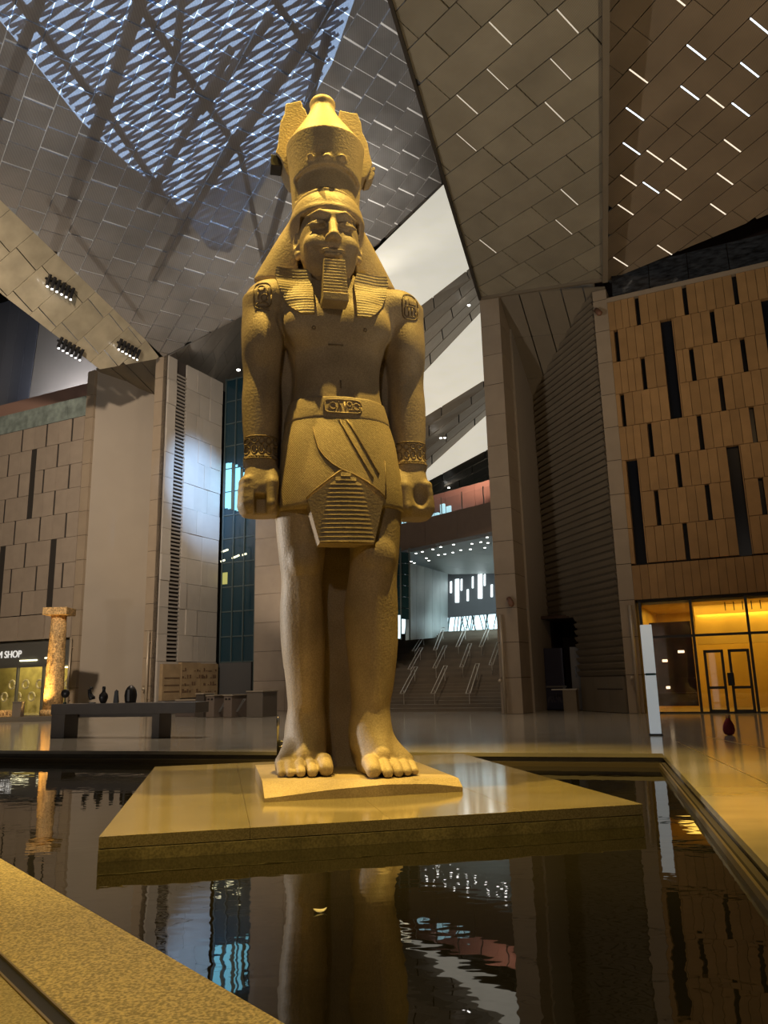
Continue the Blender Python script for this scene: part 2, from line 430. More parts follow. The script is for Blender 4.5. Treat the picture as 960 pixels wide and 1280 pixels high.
# ---- left front wall
wl = structure(empty('wall_left'))
SL0, SL1 = -46.0, -32.3
SP = 2.33
def slits_l(r):
    base = -33.45 if r % 2 == 0 else -34.62
    return [base - SP*k for k in range(6)]
ROWSL = [18.6, 17.05, 15.5, 13.92, 12.33, 10.75, 9.15, 7.6, 6.09]
wide_l = [(-37.02, -36.45, 1, 4), (-41.7, -41.1, 1, 4), (-34.62, -34.02, 5, 8), (-39.3, -38.7, 5, 8), (-44, -43.4, 5, 8)]
m_slit = mat('grey_slit_back', (.05, .045, .042), .5)
facade(wl, .06, SL0, SL1, ROWSL, slits_l, wide_l, 1.17, m_lpanel, m_slit)
k = 0
x = SL1
while x > SL0:
    MB().wbox(x-2.25, x-.06, -.28, 0, 4.55, 6.05).build('panel', m_lpanel, wl); x -= 2.33
MB().wbox(SL0, SL1, -.5, -.29, 4.5, 18.6).build('backing', m_joint, wl)
m_band = mat('pink_parapet', (.42, .26, .21), .6)
m_bal = mat('pale_balustrade_glass', (.30, .36, .34), .1, var=.3, scale=2, spec=.5)
for k in range(7):
    a = SL1 - 1.9*(k+1)
    MB().wbox(a+.02, a+1.88, -.30, -.26, 18.75, 20.1).build('balustrade_pane', m_bal, wl)
MB().wbox(SL0, SL1, -.35, -.2, 18.6, 18.72).build('balustrade_rail', m_steel, wl)
MB().wbox(SL0, SL1, -1.6, -1.4, 18.6, 21.6).build('pink_band', m_band, wl)
# upper walls seen under the left roof strip
m_upl = mat('upper_grey_wall', (.40, .37, .33), .7, var=.05, scale=.4)
m_upd = mat('upper_dark_panel', (.15, .16, .19), .5, rnd=.06)
MB().prism([W(-32.2, -4, 18), W(-43.2, -4, 18), W(-42.2, -4, 30), W(-32.2, -4, 30)], -WN*.2).build('upper_wall', m_upl, wl)
for k in range(7):
    a = -43.2 - 1.2*k
    MB().prism([W(a, -4, 18), W(a-1.17, -4, 18), W(a-.2, -4, 32), W(a+.97, -4, 32)], -WN*.2).build('upper_panel', m_upd, wl)

# ---- left recess: smooth splayed wall, ribbed return
lr = structure(empty('wall_niche'))
MB().prism([W(-31.6, -.2, 0), W(-27.3, -4.6, 0), W(-27.3, -4.6, 20.5), W(-31.6, -.2, 21.6)], -WN*.2 ).build('smooth_wall', m_wallgrey, lr)
z = 0
while z < 20.5:
    MB().hexa([W(-27.35, -4.5, z+.03), W(-26.4, -.9, z+.03), W(-26.3, -1.0, z), W(-27.25, -4.6, z),
               W(-27.42, -4.45, z+.27), W(-26.47, -.85, z+.27), W(-26.3, -1.0, z+.3), W(-27.25, -4.6, z+.3)]).build('rib', m_rib, lr)
    z += .32
MB().prism([W(-27.3, -4.8, 0), W(-26.3, -.9, 0), W(-26.3, -.9, 21.3), W(-27.3, -4.8, 21.3)], WE*.15).build('rib_backing', m_rib, lr)
for k in range(4):
    a, b = k/4, (k+1)/4
    f = lambda u, v: (1-v)*((1-u)*W(-31.6, 0, 21.6)+u*W(-26.5, 0, 21.3)) + v*((1-u)*W(-31.6, -5.2, 20.4)+u*W(-26.4, -5.2, 18.2))
    MB().prism([f(a+.01, 0), f(b-.01, 0), f(b-.01, 1), f(a+.01, 1)], (0, 0, .1)).build('soffit_panel', m_rib, lr)

# ---- stone return wall of the left pier: a thing of many slabs
wc = structure(empty('wall_return'))
m_slab = mat('pale_stone_slab', (.50, .46, .42), .38, var=.05, scale=1.2, rnd=.07, spec=.5)
RW = 5.2
def R_(t, z, o=0.0): return W(-25.45 + o, -t, z)
zs = [.02, 2.9] + [2.9 + 1.53*i for i in range(1, 13)]
for i in range(len(zs)-1):
    z0, z1 = zs[i], zs[i+1]
    if i == 0: cuts = [0, 1.6, 3.4, RW]
    else:
        cuts = [0.0, .75]
        x = 1.65
        cuts.append(x)
        while x < RW - .8:
            x += random.choice([.6, 1.0, 1.3]); cuts.append(min(x, RW))
        cuts[-1] = RW
    for a, b in zip(cuts, cuts[1:]):
        if b - a < .05: continue
        if i > 0 and abs(a-.75) < .01: continue            # ventilation grille column
        pr = random.choice([0, 0, .03, .05])
        MB().hexa([R_(a+.01, z0+.01, -.1), R_(b-.01, z0+.01, -.1), R_(b-.01, z0+.01, pr), R_(a+.01, z0+.01, pr),
                   R_(a+.01, z1-.01, -.1), R_(b-.01, z1-.01, -.1), R_(b-.01, z1-.01, pr), R_(a+.01, z1-.01, pr)]).build('stone_slab', m_slab, wc)
m_grille = mat('grille_slat', (.34, .31, .28), .5)
z = 3.0; gk = 0
while z < 20.3:
    MB().hexa([R_(.78, z, -.08), R_(1.62, z, -.08), R_(1.62, z, .02), R_(.78, z, .02),
               R_(.78, z+.12, -.08), R_(1.62, z+.12, -.08), R_(1.62, z+.09, .02), R_(.78, z+.09, .02)]).build('grille_slat', m_grille, wc)
    z += .23
MB().prism([R_(.0, 0, -.12), R_(RW, 0, -.12), R_(RW, 21.3, -.12), R_(0, 21.3, -.12)], -WE*.3).build('backing', m_joint, wc)

# ---- glass curtain wall behind it
gw = structure(empty('window_1'))
m_cglass = mat('teal_curtain_glass', (.010, .040, .062), .06, spec=.6)
m_mull = mat('curtain_mullion', (.10, .14, .15), .4, metal=.4)
GD = -5.45
m_refl = mat('bright_reflected_window', (.1, .4, .5), .3, emit=(.35, .8, .95), estr=.9)  # glowing colour for a painted reflection in the glass
m_reflbar = mat('reflection_bar', (.12, .12, .08), .6)  # dull bars between the strips of the painted skylight reflection
for i in range(4):
    a = -25.3 + i*.85
    for j in range(12):
        z0 = 2.9 + j*1.55
        MB().wbox(a+.04, a+.81, GD-.04, GD, z0+.04, z0+1.51).build('glass_pane', m_cglass, gw)
for i in range(5):
    a = -25.3 + i*.85
    MB().wbox(a-.035, a+.035, GD-.1, GD+.10, 0, 21.6).build('mullion', m_mull, gw)
for j in range(13):
    z0 = 2.9 + j*1.55
    MB().wbox(-25.3, -21.9, GD-.1, GD+.05, z0-.035, z0+.035).build('transom', m_mull, gw)
MB().wbox(-25.6, -21.9, GD-.4, GD-.3, 0, 21.6).build('dark_backing', m_dark, gw)
MB().wbox(-25.3, -22.9, GD+.02, GD+.12, .0, 2.85).build('dark_panel', mat('charcoal_panel', (.09, .09, .095), .5), gw)
# grey stone wall behind the statue's leg
wb_ = structure(empty('wall_back'))
for j in range(13):
    for i in range(3):
        MB().wbox(-22.15+i*2.2+.01, -19.95+i*2.2-.01, GD+.12, GD+.9, j*1.7+.01, j*1.7+1.69).build('stone_slab', m_lpanel, wb_)
MB().wbox(-22.1, -15.6, GD+.1, GD+.8, 0, 22).build('core', m_joint, wb_)
# ================================================================== ROOF FACETS
def plane_basis(nrm, u):
    nrm = np.array(nrm, float); nrm /= np.linalg.norm(nrm); u = np.array(u, float)
    u -= nrm*(u@nrm); u /= np.linalg.norm(u); v = np.cross(nrm, u); return nrm, u, v
root_j = {}
def facet(name, nrm, anchor, u, poly_px, lu, lv, gap, mt, thick=.10, every=3, wide=.10, merge=None, phase=(0, 0), align=None):
    """panels laid in rows along u on the facet; poly_px: convex outline in photo pixels or 3D points"""
    nrm, u, v = plane_basis(nrm, u); p0 = np.array(anchor, float)
    root = structure(empty(name))
    P3 = [on_plane(*p, p0, nrm) if len(p) == 2 else np.array(p, float) for p in poly_px]
    P2 = [((q-p0)@u, (q-p0)@v) for q in P3]
    if parea(P2) < 0: P2 = P2[::-1]
    to3 = lambda q, h=0.0: p0 + u*q[0] + v*q[1] + nrm*h
    us = [q[0] for q in P2]; vs = [q[1] for q in P2]
    k0, k1 = math.floor(min(vs)/lv)-1, math.ceil(max(vs)/lv)+1
    cnt = 0; joints = []
    if align:
        qa = on_plane(*align, p0, nrm); phase = (((qa-p0)@u) % lu, ((qa-p0)@v) % lv)
    for k in range(k0, k1):
        va, vb = k*lv + phase[1], (k+1)*lv + phase[1]
        x = math.floor(min(us)/lu - 4)*lu + phase[0] + ((k*7) % 5)*lu*.6
        i = 0
        while x < max(us)+lu:
            L = lu
            if merge: L = lu*merge[(k*3+i*5) % len(merge)]
            g0 = wide if (i % every == 0) else gap
            g1 = wide if ((i+1) % every == 0) else gap
            q = [(x+g0/2, va+gap/2), (x+L-g1/2, va+gap/2), (x+L-g1/2, vb-gap/2), (x+g0/2, vb-gap/2)]
            q = clip_poly(q, P2)
            if len(q) >= 3 and abs(parea(q)) > .08:
                MB().prism([to3(c) for c in q], nrm*thick).build('ceiling_panel', mt, root); cnt += 1
            joints.append((to3((x, va)), to3((x, vb))))
            x += L; i += 1
    root_j[name] = joints
    return root, (nrm, u, v, p0, P3)

# perforated panel materials
def perforated(name, col, rough, holes, sc, rnd=.06, thru=False, metal=.0, axis=(1, 0, 0), bumpy=.5):
    M = bpy.data.materials.new(name); M.use_nodes = True; nt = M.node_tree; N = nt.nodes; L = nt.links; b = N['Principled BSDF']
    b.inputs['Roughness'].default_value = rough; b.inputs['Metallic'].default_value = metal
    b.inputs['Specular IOR Level'].default_value = .35
    oi = N.new('ShaderNodeObjectInfo'); mr = N.new('ShaderNodeMapRange'); mr.inputs[3].default_value = 1-rnd; mr.inputs[4].default_value = 1+rnd
    L.new(oi.outputs['Random'], mr.inputs[0])
    tc = N.new('ShaderNodeTexCoord')
    nz = N.new('ShaderNodeTexNoise'); nz.inputs['Scale'].default_value = .6; nz.inputs['Detail'].default_value = 5
    L.new(tc.outputs['Object'], nz.inputs['Vector'])
    mr2 = N.new('ShaderNodeMapRange'); mr2.inputs[1].default_value = .3; mr2.inputs[2].default_value = .7
    mr2.inputs[3].default_value = .86; mr2.inputs[4].default_value = 1.14; L.new(nz.outputs['Fac'], mr2.inputs[0])
    mm = N.new('ShaderNodeMath'); mm.operation = 'MULTIPLY'; L.new(mr.outputs[0], mm.inputs[0]); L.new(mr2.outputs[0], mm.inputs[1])
    # fine perforation rows: a wave across the panel rows
    mp = N.new('ShaderNodeMapping'); mp.inputs['Rotation'].default_value = axis
    L.new(tc.outputs['Object'], mp.inputs['Vector'])
    wv = N.new('ShaderNodeTexWave'); wv.inputs['Scale'].default_value = sc; wv.inputs['Distortion'].default_value = 0
    L.new(mp.outputs[0], wv.inputs['Vector'])
    mr3 = N.new('ShaderNodeMapRange'); mr3.inputs[3].default_value = 1-holes; mr3.inputs[4].default_value = 1
    L.new(wv.outputs['Fac'], mr3.inputs[0])
    mm2 = N.new('ShaderNodeMath'); mm2.operation = 'MULTIPLY'; L.new(mm.outputs[0], mm2.inputs[0]); L.new(mr3.outputs[0], mm2.inputs[1])
    mx = N.new('ShaderNodeMix'); mx.data_type = 'RGBA'; mx.blend_type = 'MULTIPLY'; mx.inputs[0].default_value = 1
    mx.inputs[6].default_value = (*col, 1); L.new(mm2.outputs[0], mx.inputs[7]); L.new(mx.outputs[2], b.inputs['Base Color'])
    if thru:
        tr = N.new('ShaderNodeBsdfTransparent'); ms = N.new('ShaderNodeMixShader'); ms.inputs[0].default_value = thru
        L.new(b.outputs[0], ms.inputs[1]); L.new(tr.outputs[0], ms.inputs[2]); L.new(ms.outputs[0], N['Material Output'].inputs[0])
    MATS[name] = M
    return M
m_mesh = perforated('mesh_roof_panel', (.38, .35, .33), .45, .15, 3.0, thru=.36, metal=.1)
m_mid = perforated('perforated_tan_panel', (.40, .35, .26), .5, .40, 7.0, rnd=.08, axis=(0, 0, .7))
m_rightp = perforated('perforated_brown_panel', (.33, .25, .17), .5, .30, 7.0, rnd=.06, axis=(0, 0, .7))
m_strip = mat('glossy_roof_panel', (.44, .39, .29), .22, var=.15, scale=1.2, rnd=.10, spec=.6, bump=.12, bscale=2)
m_far = mat('brown_soffit_panel', (.26, .23, .20), .5, var=.06, rnd=.10)
m_deck = mat('roof_deck_steel', (.52, .50, .47), .6, var=.25, scale=1.2)

A_L = at(205, 447, 44)
N_L = np.array([-.35, .30, 1.0])
U_L = (.588, -.695, .414)
ceil_l, (nl, ul, vl, pl, P3l) = facet('ceiling_left', N_L, A_L, U_L,
    [(205, 447), (-60, 192), (-60, -60), (470, -80), (553, 232), (470, 310), (300, 397)], 1.08, 1.25, .055, m_mesh, every=3, wide=.11, align=(49.5, 61.2))
# outer skin: steel deck with a big skylight opening, above the mesh
OFF = 2.6
p_up = pl + nl*OFF
zone_px = [(-80, -70), (30, 62), (100, 150), (160, 205), (215, 248), (262, 312), (288, 316), (306, 270), (352, 190), (415, 80), (450, -20), (450, -80), (200, -160), (0, -140)]
big_px = [(-330, -330), (-200, 110), (205, 444), (300, 394), (470, 306), (552, 229), (500, 20), (450, -170), (300, -500)]
to2 = lambda q: Vector((float((q-p_up)@ul), float((q-p_up)@vl), 0))
zone = [to2(on_plane(*p, p_up, nl)) for p in zone_px]; big = [to2(on_plane(*p, p_up, nl)) for p in big_px]
tr_ = tessellate_polygon([big, zone]); vv = big + zone
mk('roof_deck', [p_up + ul*q.x + vl*q.y for q in vv], tr_, m_deck, ceil_l)
# skylight lattice: louvre blades in two directions over the opening
xs = [q.x for q in zone]; ys = [q.y for q in zone]
def hull2(pts):
    pts = sorted(set((round(p[0], 4), round(p[1], 4)) for p in pts)); cr = lambda o, a, b: (a[0]-o[0])*(b[1]-o[1])-(a[1]-o[1])*(b[0]-o[0])
    def half(ps):
        h = []
        for p in ps:
            while len(h) > 1 and cr(h[-2], h[-1], p) <= 0: h.pop()
            h.append(p)
        return h[:-1]
    return half(pts) + half(pts[::-1])
HULL = hull2([(q.x, q.y) for q in zone])
def clip_line(a, b, poly):
    t0, t1 = 0.0, 1.0; d = (b[0]-a[0], b[1]-a[1])
    for i in range(len(poly)):
        p, q = poly[i], poly[(i+1) % len(poly)]; nx_, ny_ = -(q[1]-p[1]), q[0]-p[0]
        den = nx_*d[0]+ny_*d[1]; num = nx_*(p[0]-a[0])+ny_*(p[1]-a[1])
        if abs(den) < 1e-9:
            if num > 0: return None
        elif den > 0: t0 = max(t0, num/den)
        else: t1 = min(t1, num/den)
    if t0 >= t1: return None
    return (a[0]+d[0]*t0, a[1]+d[1]*t0), (a[0]+d[0]*t1, a[1]+d[1]*t1)
lat = MB(); g = math.radians(28)
for sgn, pitch, wd in ((1, .40, .13), (-1, .46, .15)):
    d1 = (math.cos(g*sgn + (0 if sgn > 0 else 1.25)), math.sin(g*sgn + (0 if sgn > 0 else 1.25))); d2 = (-d1[1], d1[0])
    c0 = (sum(xs)/len(xs), sum(ys)/len(ys)); Rr = 26
    for k in range(int(-Rr/pitch), int(Rr/pitch)):
        mid = (c0[0]+d2[0]*k*pitch, c0[1]+d2[1]*k*pitch)
        p = p_up + ul*(mid[0]-d1[0]*Rr) + vl*(mid[1]-d1[1]*Rr) + nl*(.35 if sgn > 0 else .75)
        q = p_up + ul*(mid[0]+d1[0]*Rr) + vl*(mid[1]+d1[1]*Rr) + nl*(.35 if sgn > 0 else .75)
        pq = clip_line((mid[0]-d1[0]*Rr, mid[1]-d1[1]*Rr), (mid[0]+d1[0]*Rr, mid[1]+d1[1]*Rr), HULL)
        if pq:
            hh_ = nl*(.35 if sgn > 0 else .75)
            lat.bar(p_up + ul*pq[0][0] + vl*pq[0][1] + hh_, p_up + ul*pq[1][0] + vl*pq[1][1] + hh_, wd, .06, up=nl)
o = lat.build('skylight_louvres', mat('skylight_blade', (.30, .36, .48), .4), ceil_l); o['kind'] = 'stuff'
# fill added inside the roof void so the deck shines through the joints
for px_, py_, w_ in ((70, 260, 9), (150, 350, 9), (250, 370, 8), (340, 330, 8), (430, 240, 8), (480, 120, 8), (470, 280, 7), (20, 120, 7)):
    p_ = on_plane(px_, py_, pl + nl*1.75, nl)
    area('roof_void_fill', tuple(p_), tuple(p_ + nl), 130 if px_ > 300 else 48, (1.0, .94, .86), w_, w_)
# trusses between mesh and skin
m_truss = mat('truss_steel', (.20, .20, .21), .5)
def truss(a, b, w, h=.35, off=1.2):
    p, q = on_plane(*a, pl + nl*off, nl), on_plane(*b, pl + nl*off, nl)
    MB().bar(p, q, w*.62, h, up=nl).build('truss_beam', m_truss, ceil_l)
for a, b, w in [((190, -40), (92, 245), .75), ((-10, -40), (125, 130), .45), ((150, -30), (300, 190), .5), ((255, 235), (430, -20), .7), ((120, 120), (235, 290), .45),
                ((230, -30), (215, 120), .4), ((330, -20), (395, 75), .45), ((60, -30), (-20, 190), .6), ((290, 60), (180, 260), .4), ((300, 190), (330, 330), .4),
                ((0, 290), (130, 420), .5), ((60, 250), (180, 400), .35), ((92, 245), (60, 330), .6), ((255, 235), (190, 350), .7), ((410, 40), (330, 330), .5), ((340, 20), (250, 140), .4)]:
    truss(a, b, w)

# bright strip of glossy panels below the fold
B_L = at(112, 464, 41.0); C_L = on_plane(-60, 192, pl, nl)
n_s = np.cross(C_L - A_L, B_L - A_L); n_s /= np.linalg.norm(n_s); n_s = n_s if n_s[2] > 0 else -n_s
p1, p2 = on_plane(12, 385, A_L, n_s), on_plane(70, 262, A_L, n_s)
ceil_s, _ = facet('ceiling_strip', n_s, A_L, on_plane(75, 420, A_L, n_s) - on_plane(130, 370, A_L, n_s),
      [(205, 447), (-60, 192), (-60, 320), (0, 366), (112, 464)], 1.9, 1.55, .04, m_strip, every=2, wide=.05, phase=(.2, .3))
# underside fascia closing the strip at the niche
# far soffit between roof fold and curtain wall
A2 = at(300, 397, 50); 
n_f = np.cross(at(300, 500, 56) - A_L, A2 - A_L); n_f /= np.linalg.norm(n_f); n_f = n_f if n_f[2] > 0 else -n_f
facet('ceiling_soffit', n_f, A_L, on_plane(245, 480, A_L, n_f) - on_plane(300, 408, A_L, n_f),
      [(203, 447), (300, 396), (420, 330), (500, 345), (470, 560), (300, 500)], 5.5, 1.25, .03, m_far, every=2, wide=.03)

# middle facet
A_M = at(600, 372, 34.9); N_M = np.array([.225, .15, 1.0])
ceil_m, (nm, um, vm, pm, P3m) = facet('ceiling_middle', N_M, A_M, (.614, -.789, -.02),
      [(600, 372), (749, 351), (756, 348), (757, -60), (470, -60)], 1.53, 1.16, .035, m_mid, every=2, wide=.055, merge=[1, 2, 1, 1, 2, 2, 1], align=(705.3, 57.9))
# fascia and fold edges of the middle facet
def edge_bar(a, b, w, mt, name, par, h=.3):
    MB().bar(a, b, w, h).build(name, mt, par)
P_tl = on_plane(470, -60, pm, nm); P_bl = on_plane(600, 372, pm, nm); P_tr = on_plane(757, -60, pm, nm); P_br = on_plane(756, 348, pm, nm)
m_edge = mat('fold_edge_metal', (.07, .06, .05), .4, metal=.3)
MB().bar(P_tl, P_bl, .12, .35).build('fold_edge', m_edge, ceil_m)
MB().bar(P_bl, P_br, .14, .25).build('fold_edge', m_rib, ceil_m)
MB().bar(P_tr, P_br, .22, .5).build('fold_edge', m_rib, ceil_m)
# right facet
A_R = at(757, 350, 33.0); N_R = np.array([.275, .225, 1.0])
ceil_r, (nr_, ur, vr, pr_, P3r) = facet('ceiling_right', N_R, A_R, (.444, -.892, .079),
      [(757, 352), (757, -60), (1040, -60), (1040, 232), (960, 268)], 1.45, .92, .03, m_rightp, every=3, wide=.03, merge=[1, 1, 2, 1, 2], align=(814.2, 5.9))
# light slots in the right facet
m_slot = mat('cool_light_slot', (.7, .85, 1), .5, emit=(.75, .88, 1.0), estr=2.2)
m_slot2 = mat('warm_light_slot', (.9, .8, .7), .5, emit=(1.0, .86, .68), estr=.9)
s_ = lambda a, b: (740 + a*.2969, b*.2969)
cool = [((415, 165), (490, 235)), ((388, 340), (460, 402)), ((565, 300), (635, 362)), ((112, 490), (190, 545)), ((98, 642), (175, 690)), ((250, 740), (297, 768)), ((720, 0), (760, 40)), ((700, 425), (755, 468))]
warm = [((248, 20), (333, 93)), ((228, 210), (312, 278)), ((533, 462), (600, 517)), ((660, 568), (722, 617)), ((268, 597), (332, 640)), ((132, 737), (205, 777)), ((408, 697), (468, 740)), ((387, 825), (440, 860)), ((540, 785), (597, 825)), ((122, 862), (175, 892)), ((138, 1052), (192, 1080)), ((283, 1015), (310, 1028)), ((508, 903), (528, 913))]
class _L(list):
    def __contains__(s, x): return any(x is y for y in s)
used_j = _L()
for lst, mm_ in ((cool, m_slot), (warm, m_slot2)):
    for a, b in lst:
        mid = (on_plane(*s_(*a), pr_, nr_) + on_plane(*s_(*b), pr_, nr_))/2
        jj = min((j for j in root_j['ceiling_right'] if j not in used_j), key=lambda j: np.linalg.norm((np.array(j[0])+np.array(j[1]))/2 - mid)); used_j.append(jj)
        p, q = jj; p, q = p + (q-p)*.04, p + (q-p)*.96
        MB().bar(p + nr_*.02, q + nr_*.02, .05, .05, up=nr_).build('light_slot', mm_, ceil_r)
m_slot3 = mat('dim_light_gap', (.9, .85, .75), .5, emit=(1.0, .9, .75), estr=.42)
q_ = lambda a, b: (490 + a*.2969, b*.2969)
for a, b in [((345, 122), (455, 218)), ((415, 260), (520, 352)), ((725, 200), (820, 290)), ((622, 445), (710, 530)), ((740, 5), (830, 105)), ((280, 378), (380, 465)), ((705, 932), (780, 990)), ((665, 840), (745, 905)), ((440, 985), (508, 1040)), ((300, 535), (395, 610))]:
    mid = (on_plane(*q_(*a), pm, nm) + on_plane(*q_(*b), pm, nm))/2
    jj = min((j for j in root_j['ceiling_middle'] if j not in used_j), key=lambda j: np.linalg.norm((np.array(j[0])+np.array(j[1]))/2 - mid)); used_j.append(jj)
    p, q = jj; p, q = p + (q-p)*.04, p + (q-p)*.96
    MB().bar(p + nm*.02, q + nm*.02, .03, .04, up=nm).build('light_slot', m_slot3, ceil_m)

# ---- decks over everything and an unseen shell added to shut out sky light
sh = structure(empty('sky_block_shell'))
m_shell = mat('sky_block', (.12, .11, .10), .8)
def slab(pts, name='sky_block_slab'): mk(name, pts, [tuple(range(len(pts)))], m_shell, sh)
# middle and right decks just above their panels
slab([p + nm*.6 for p in (P_tl, P_bl + (P_bl-P_tl)*.02, P_br, P_tr)])
slab([q + nr_*.6 for q in (on_plane(752, 370, pr_, nr_), on_plane(752, -60, pr_, nr_), on_plane(1040, -60, pr_, nr_), on_plane(1040, 232, pr_, nr_))])
lid_o = [(-70, -25), (45, -25), (45, 110), (-70, 110)]
bigw = [p_up + ul*q.x + vl*q.y for q in big]
tr2 = tessellate_polygon([[Vector((x, y, 0)) for x, y in lid_o], [Vector((float(p[0]), float(p[1]), 0)) for p in bigw]])
bigt = [p + np.array([0, 0, 7.0]) for p in bigw]
mk('sky_block_slab', [(x, y, 58) for x, y in lid_o] + bigt, tr2, m_shell, sh)
for i in range(len(bigw)):
    j = (i+1) % len(bigw); slab([bigw[i], bigw[j], bigt[j], bigt[i]], 'sky_block_skirt')
for i in range(4):
    a, b = lid_o[i], lid_o[(i+1) % 4]
    slab([(*a, -.5), (*b, -.5), (*b, 58), (*a, 58)])
# ================================================================== GRAND STAIR BEHIND THE PORTAL
m_clear = bpy.data.materials.new('clear_shop_glass'); m_clear.use_nodes = True; nt = m_clear.node_tree
tr = nt.nodes.new('ShaderNodeBsdfTransparent'); gs_ = nt.nodes.new('ShaderNodeBsdfGlossy'); gs_.inputs['Roughness'].default_value = .03; mxs = nt.nodes.new('ShaderNodeMixShader'); mxs.inputs[0].default_value = .07
nt.links.new(tr.outputs[0], mxs.inputs[1]); nt.links.new(gs_.outputs[0], mxs.inputs[2]); nt.links.new(mxs.outputs[0], nt.nodes['Material Output'].inputs[0])
gs = structure(empty('grand_staircase'))
m_step = mat('dark_stair_stone', (.20, .165, .125), .5, var=.1, scale=1.5, rnd=.12)
NS, RISE, TREAD = 31, .165, .62
D0 = -2.6
for i in range(NS):
    MB().wbox(-15.6 if D0 - i*TREAD > -5.9 else -27, -5.5, D0 - NS*TREAD - .5, D0 - i*TREAD, i*RISE, (i+1)*RISE).build('step', m_step, gs)
def slope_pt(px, py, lift=0.0):
    a = W(0, D0, lift); nn = np.cross(WE, (W(0, D0-TREAD, RISE)-W(0, D0, 0))); return on_plane(px, py, a, nn)
m_rail = mat('pale_steel_rail', (.62, .58, .52), .35, metal=.3, emit=(.9, .85, .75), estr=.0)
z8 = lambda a, b: (480+a*.2656, 580+b*.2656)
rails = [((85, 1080), (150, 955)), ((230, 1080), (290, 950)), ((395, 1080), (440, 940)), ((120, 965), (175, 865)), ((238, 960), (288, 855)), ((365, 955), (405, 845)), ((503, 945), (540, 838)),
         ((140, 880), (190, 800)), ((240, 875), (280, 770)), ((345, 860), (385, 770)), ((455, 860), (490, 775)), ((560, 850), (600, 765))]
for a, b in rails:
    p, q = slope_pt(*z8(*a), .75), slope_pt(*z8(*b), .75)
    w = WE*.11; up_ = np.array([0, 0, .75])
    r = empty('handrail', parent=gs)
    MB().tube([p-w, q-w, q+w, p+w], .025, 6, closed=True).build('rail_loop', m_rail, r)
    for c in (p + (q-p)*.1, p + (q-p)*.9):
        MB().tube([c - up_, c], .02, 6).build('rail_post', m_rail, r)
# stair hall side wall, far wall, soffit with downlights, glazing
EB = np.array([.66, -.75, 0]); EB /= np.linalg.norm(EB); NB_ = np.array([EB[1], -EB[0], 0])
OB = at(613, 665, 44.0); ZB = float(OB[2]); ZT = float(at(612, 628, 44.0)[2])
def Bp(s, d, z): 
    p = OB + EB*s + NB_*d; return np.array([p[0], p[1], z])
bal = structure(empty('mezzanine'))
m_fascia = mat('brown_fascia', (.27, .19, .14), .6, var=.05, rnd=.04)
for k in range(5):
    a = -11 + k*2.8
    c = [Bp(a, 0, ZB), Bp(a+2.77, 0, ZB), Bp(a+2.77, -1, ZB), Bp(a, -1, ZB)]
    MB().hexa(c + [np.array([p[0], p[1], ZT]) for p in c]).build('fascia_panel', m_fascia, bal)
m_soff = mat('pale_soffit', (.46, .50, .48), .5, rnd=.03)
for k in range(7):
    for j in range(6):
        a, d = -14 + k*2.8, -1 - j*3.6
        c = [Bp(a, d, ZB), Bp(a+2.78, d, ZB), Bp(a+2.78, d-3.58, ZB), Bp(a, d-3.58, ZB)]
        MB().prism(c, (0, 0, .15)).build('soffit_panel', m_soff, bal)
m_lamp = mat('downlight_glow', (1, 1, 1), .5, emit=(1.0, .96, .9), estr=9.0)
for x, y in [(502, 696), (520, 692), (528, 690), (541, 687), (551, 684), (567, 681), (576, 688), (590, 680), (601, 678), (609, 672), (514, 702), (518, 704), (533, 698), (548, 694), (556, 693), (536, 701), (566, 691), (588, 687), (606, 685), (610, 679)]:
    p = on_plane(x, y, OB - np.array([0, 0, .02]), np.array([0, 0, 1.0]))
    MB().lathe([(.07, 0), (.07, .03)], p, 10).build('downlight', m_lamp, bal)
spot('stair_fill', tuple(W(-9.5, -1.0, 13.0)), tuple(W(-9.5, -9.0, 1.5)), 1500, WARM, 75, .9, .1)  # warm fill added in front of the stair, no fixture there
spot('stair_hall_light', tuple(Bp(-5, -8, ZB-.3)), tuple(Bp(-8, -12, 2)), 2200, (.75, .95, 1.0), 150, .8, .4)
spot('stair_hall_light', tuple(Bp(-2, -16, ZB-.3)), tuple(Bp(-6, -22, 5)), 900, (.7, .95, 1.0), 150, .8, .4)
# balustrade of the mezzanine and the red wall behind it
m_balg = mat('mezzanine_glass', (.20, .24, .24), .08, var=.4, scale=3, spec=.6)
m_steelp = mat('steel_post', (.35, .35, .34), .35, metal=.7)
for k in range(8):
    a = -11 + k*1.75
    c = [Bp(a+.03, -.1, ZT), Bp(a+1.72, -.1, ZT), Bp(a+1.72, -.15, ZT), Bp(a+.03, -.15, ZT)]
    MB().hexa(c + [p + np.array([0, 0, 1.0]) for p in c]).build('balustrade_pane', m_clear, bal)
    MB().bar(Bp(a, -.12, ZT), Bp(a, -.12, ZT+1.1), .06, .06, up=(1, 0, 0)).build('balustrade_post', m_steelp, bal)
m_red = mat('red_parapet_wall', (.42, .19, .15), .6, rnd=.05)
for k in range(7):
    a = -13 + k*2.8
    c = [Bp(a, -4, ZT-.5), Bp(a+2.77, -4, ZT-.5), Bp(a+2.77, -4.2, ZT-.5), Bp(a, -4.2, ZT-.5)]
    MB().hexa(c + [np.array([p[0], p[1], ZT+2.7]) for p in c]).build('red_panel', m_red, bal)
m_case = mat('lit_display_glass', (.3, .5, .55), .2, emit=(.5, .85, .95), estr=.9)
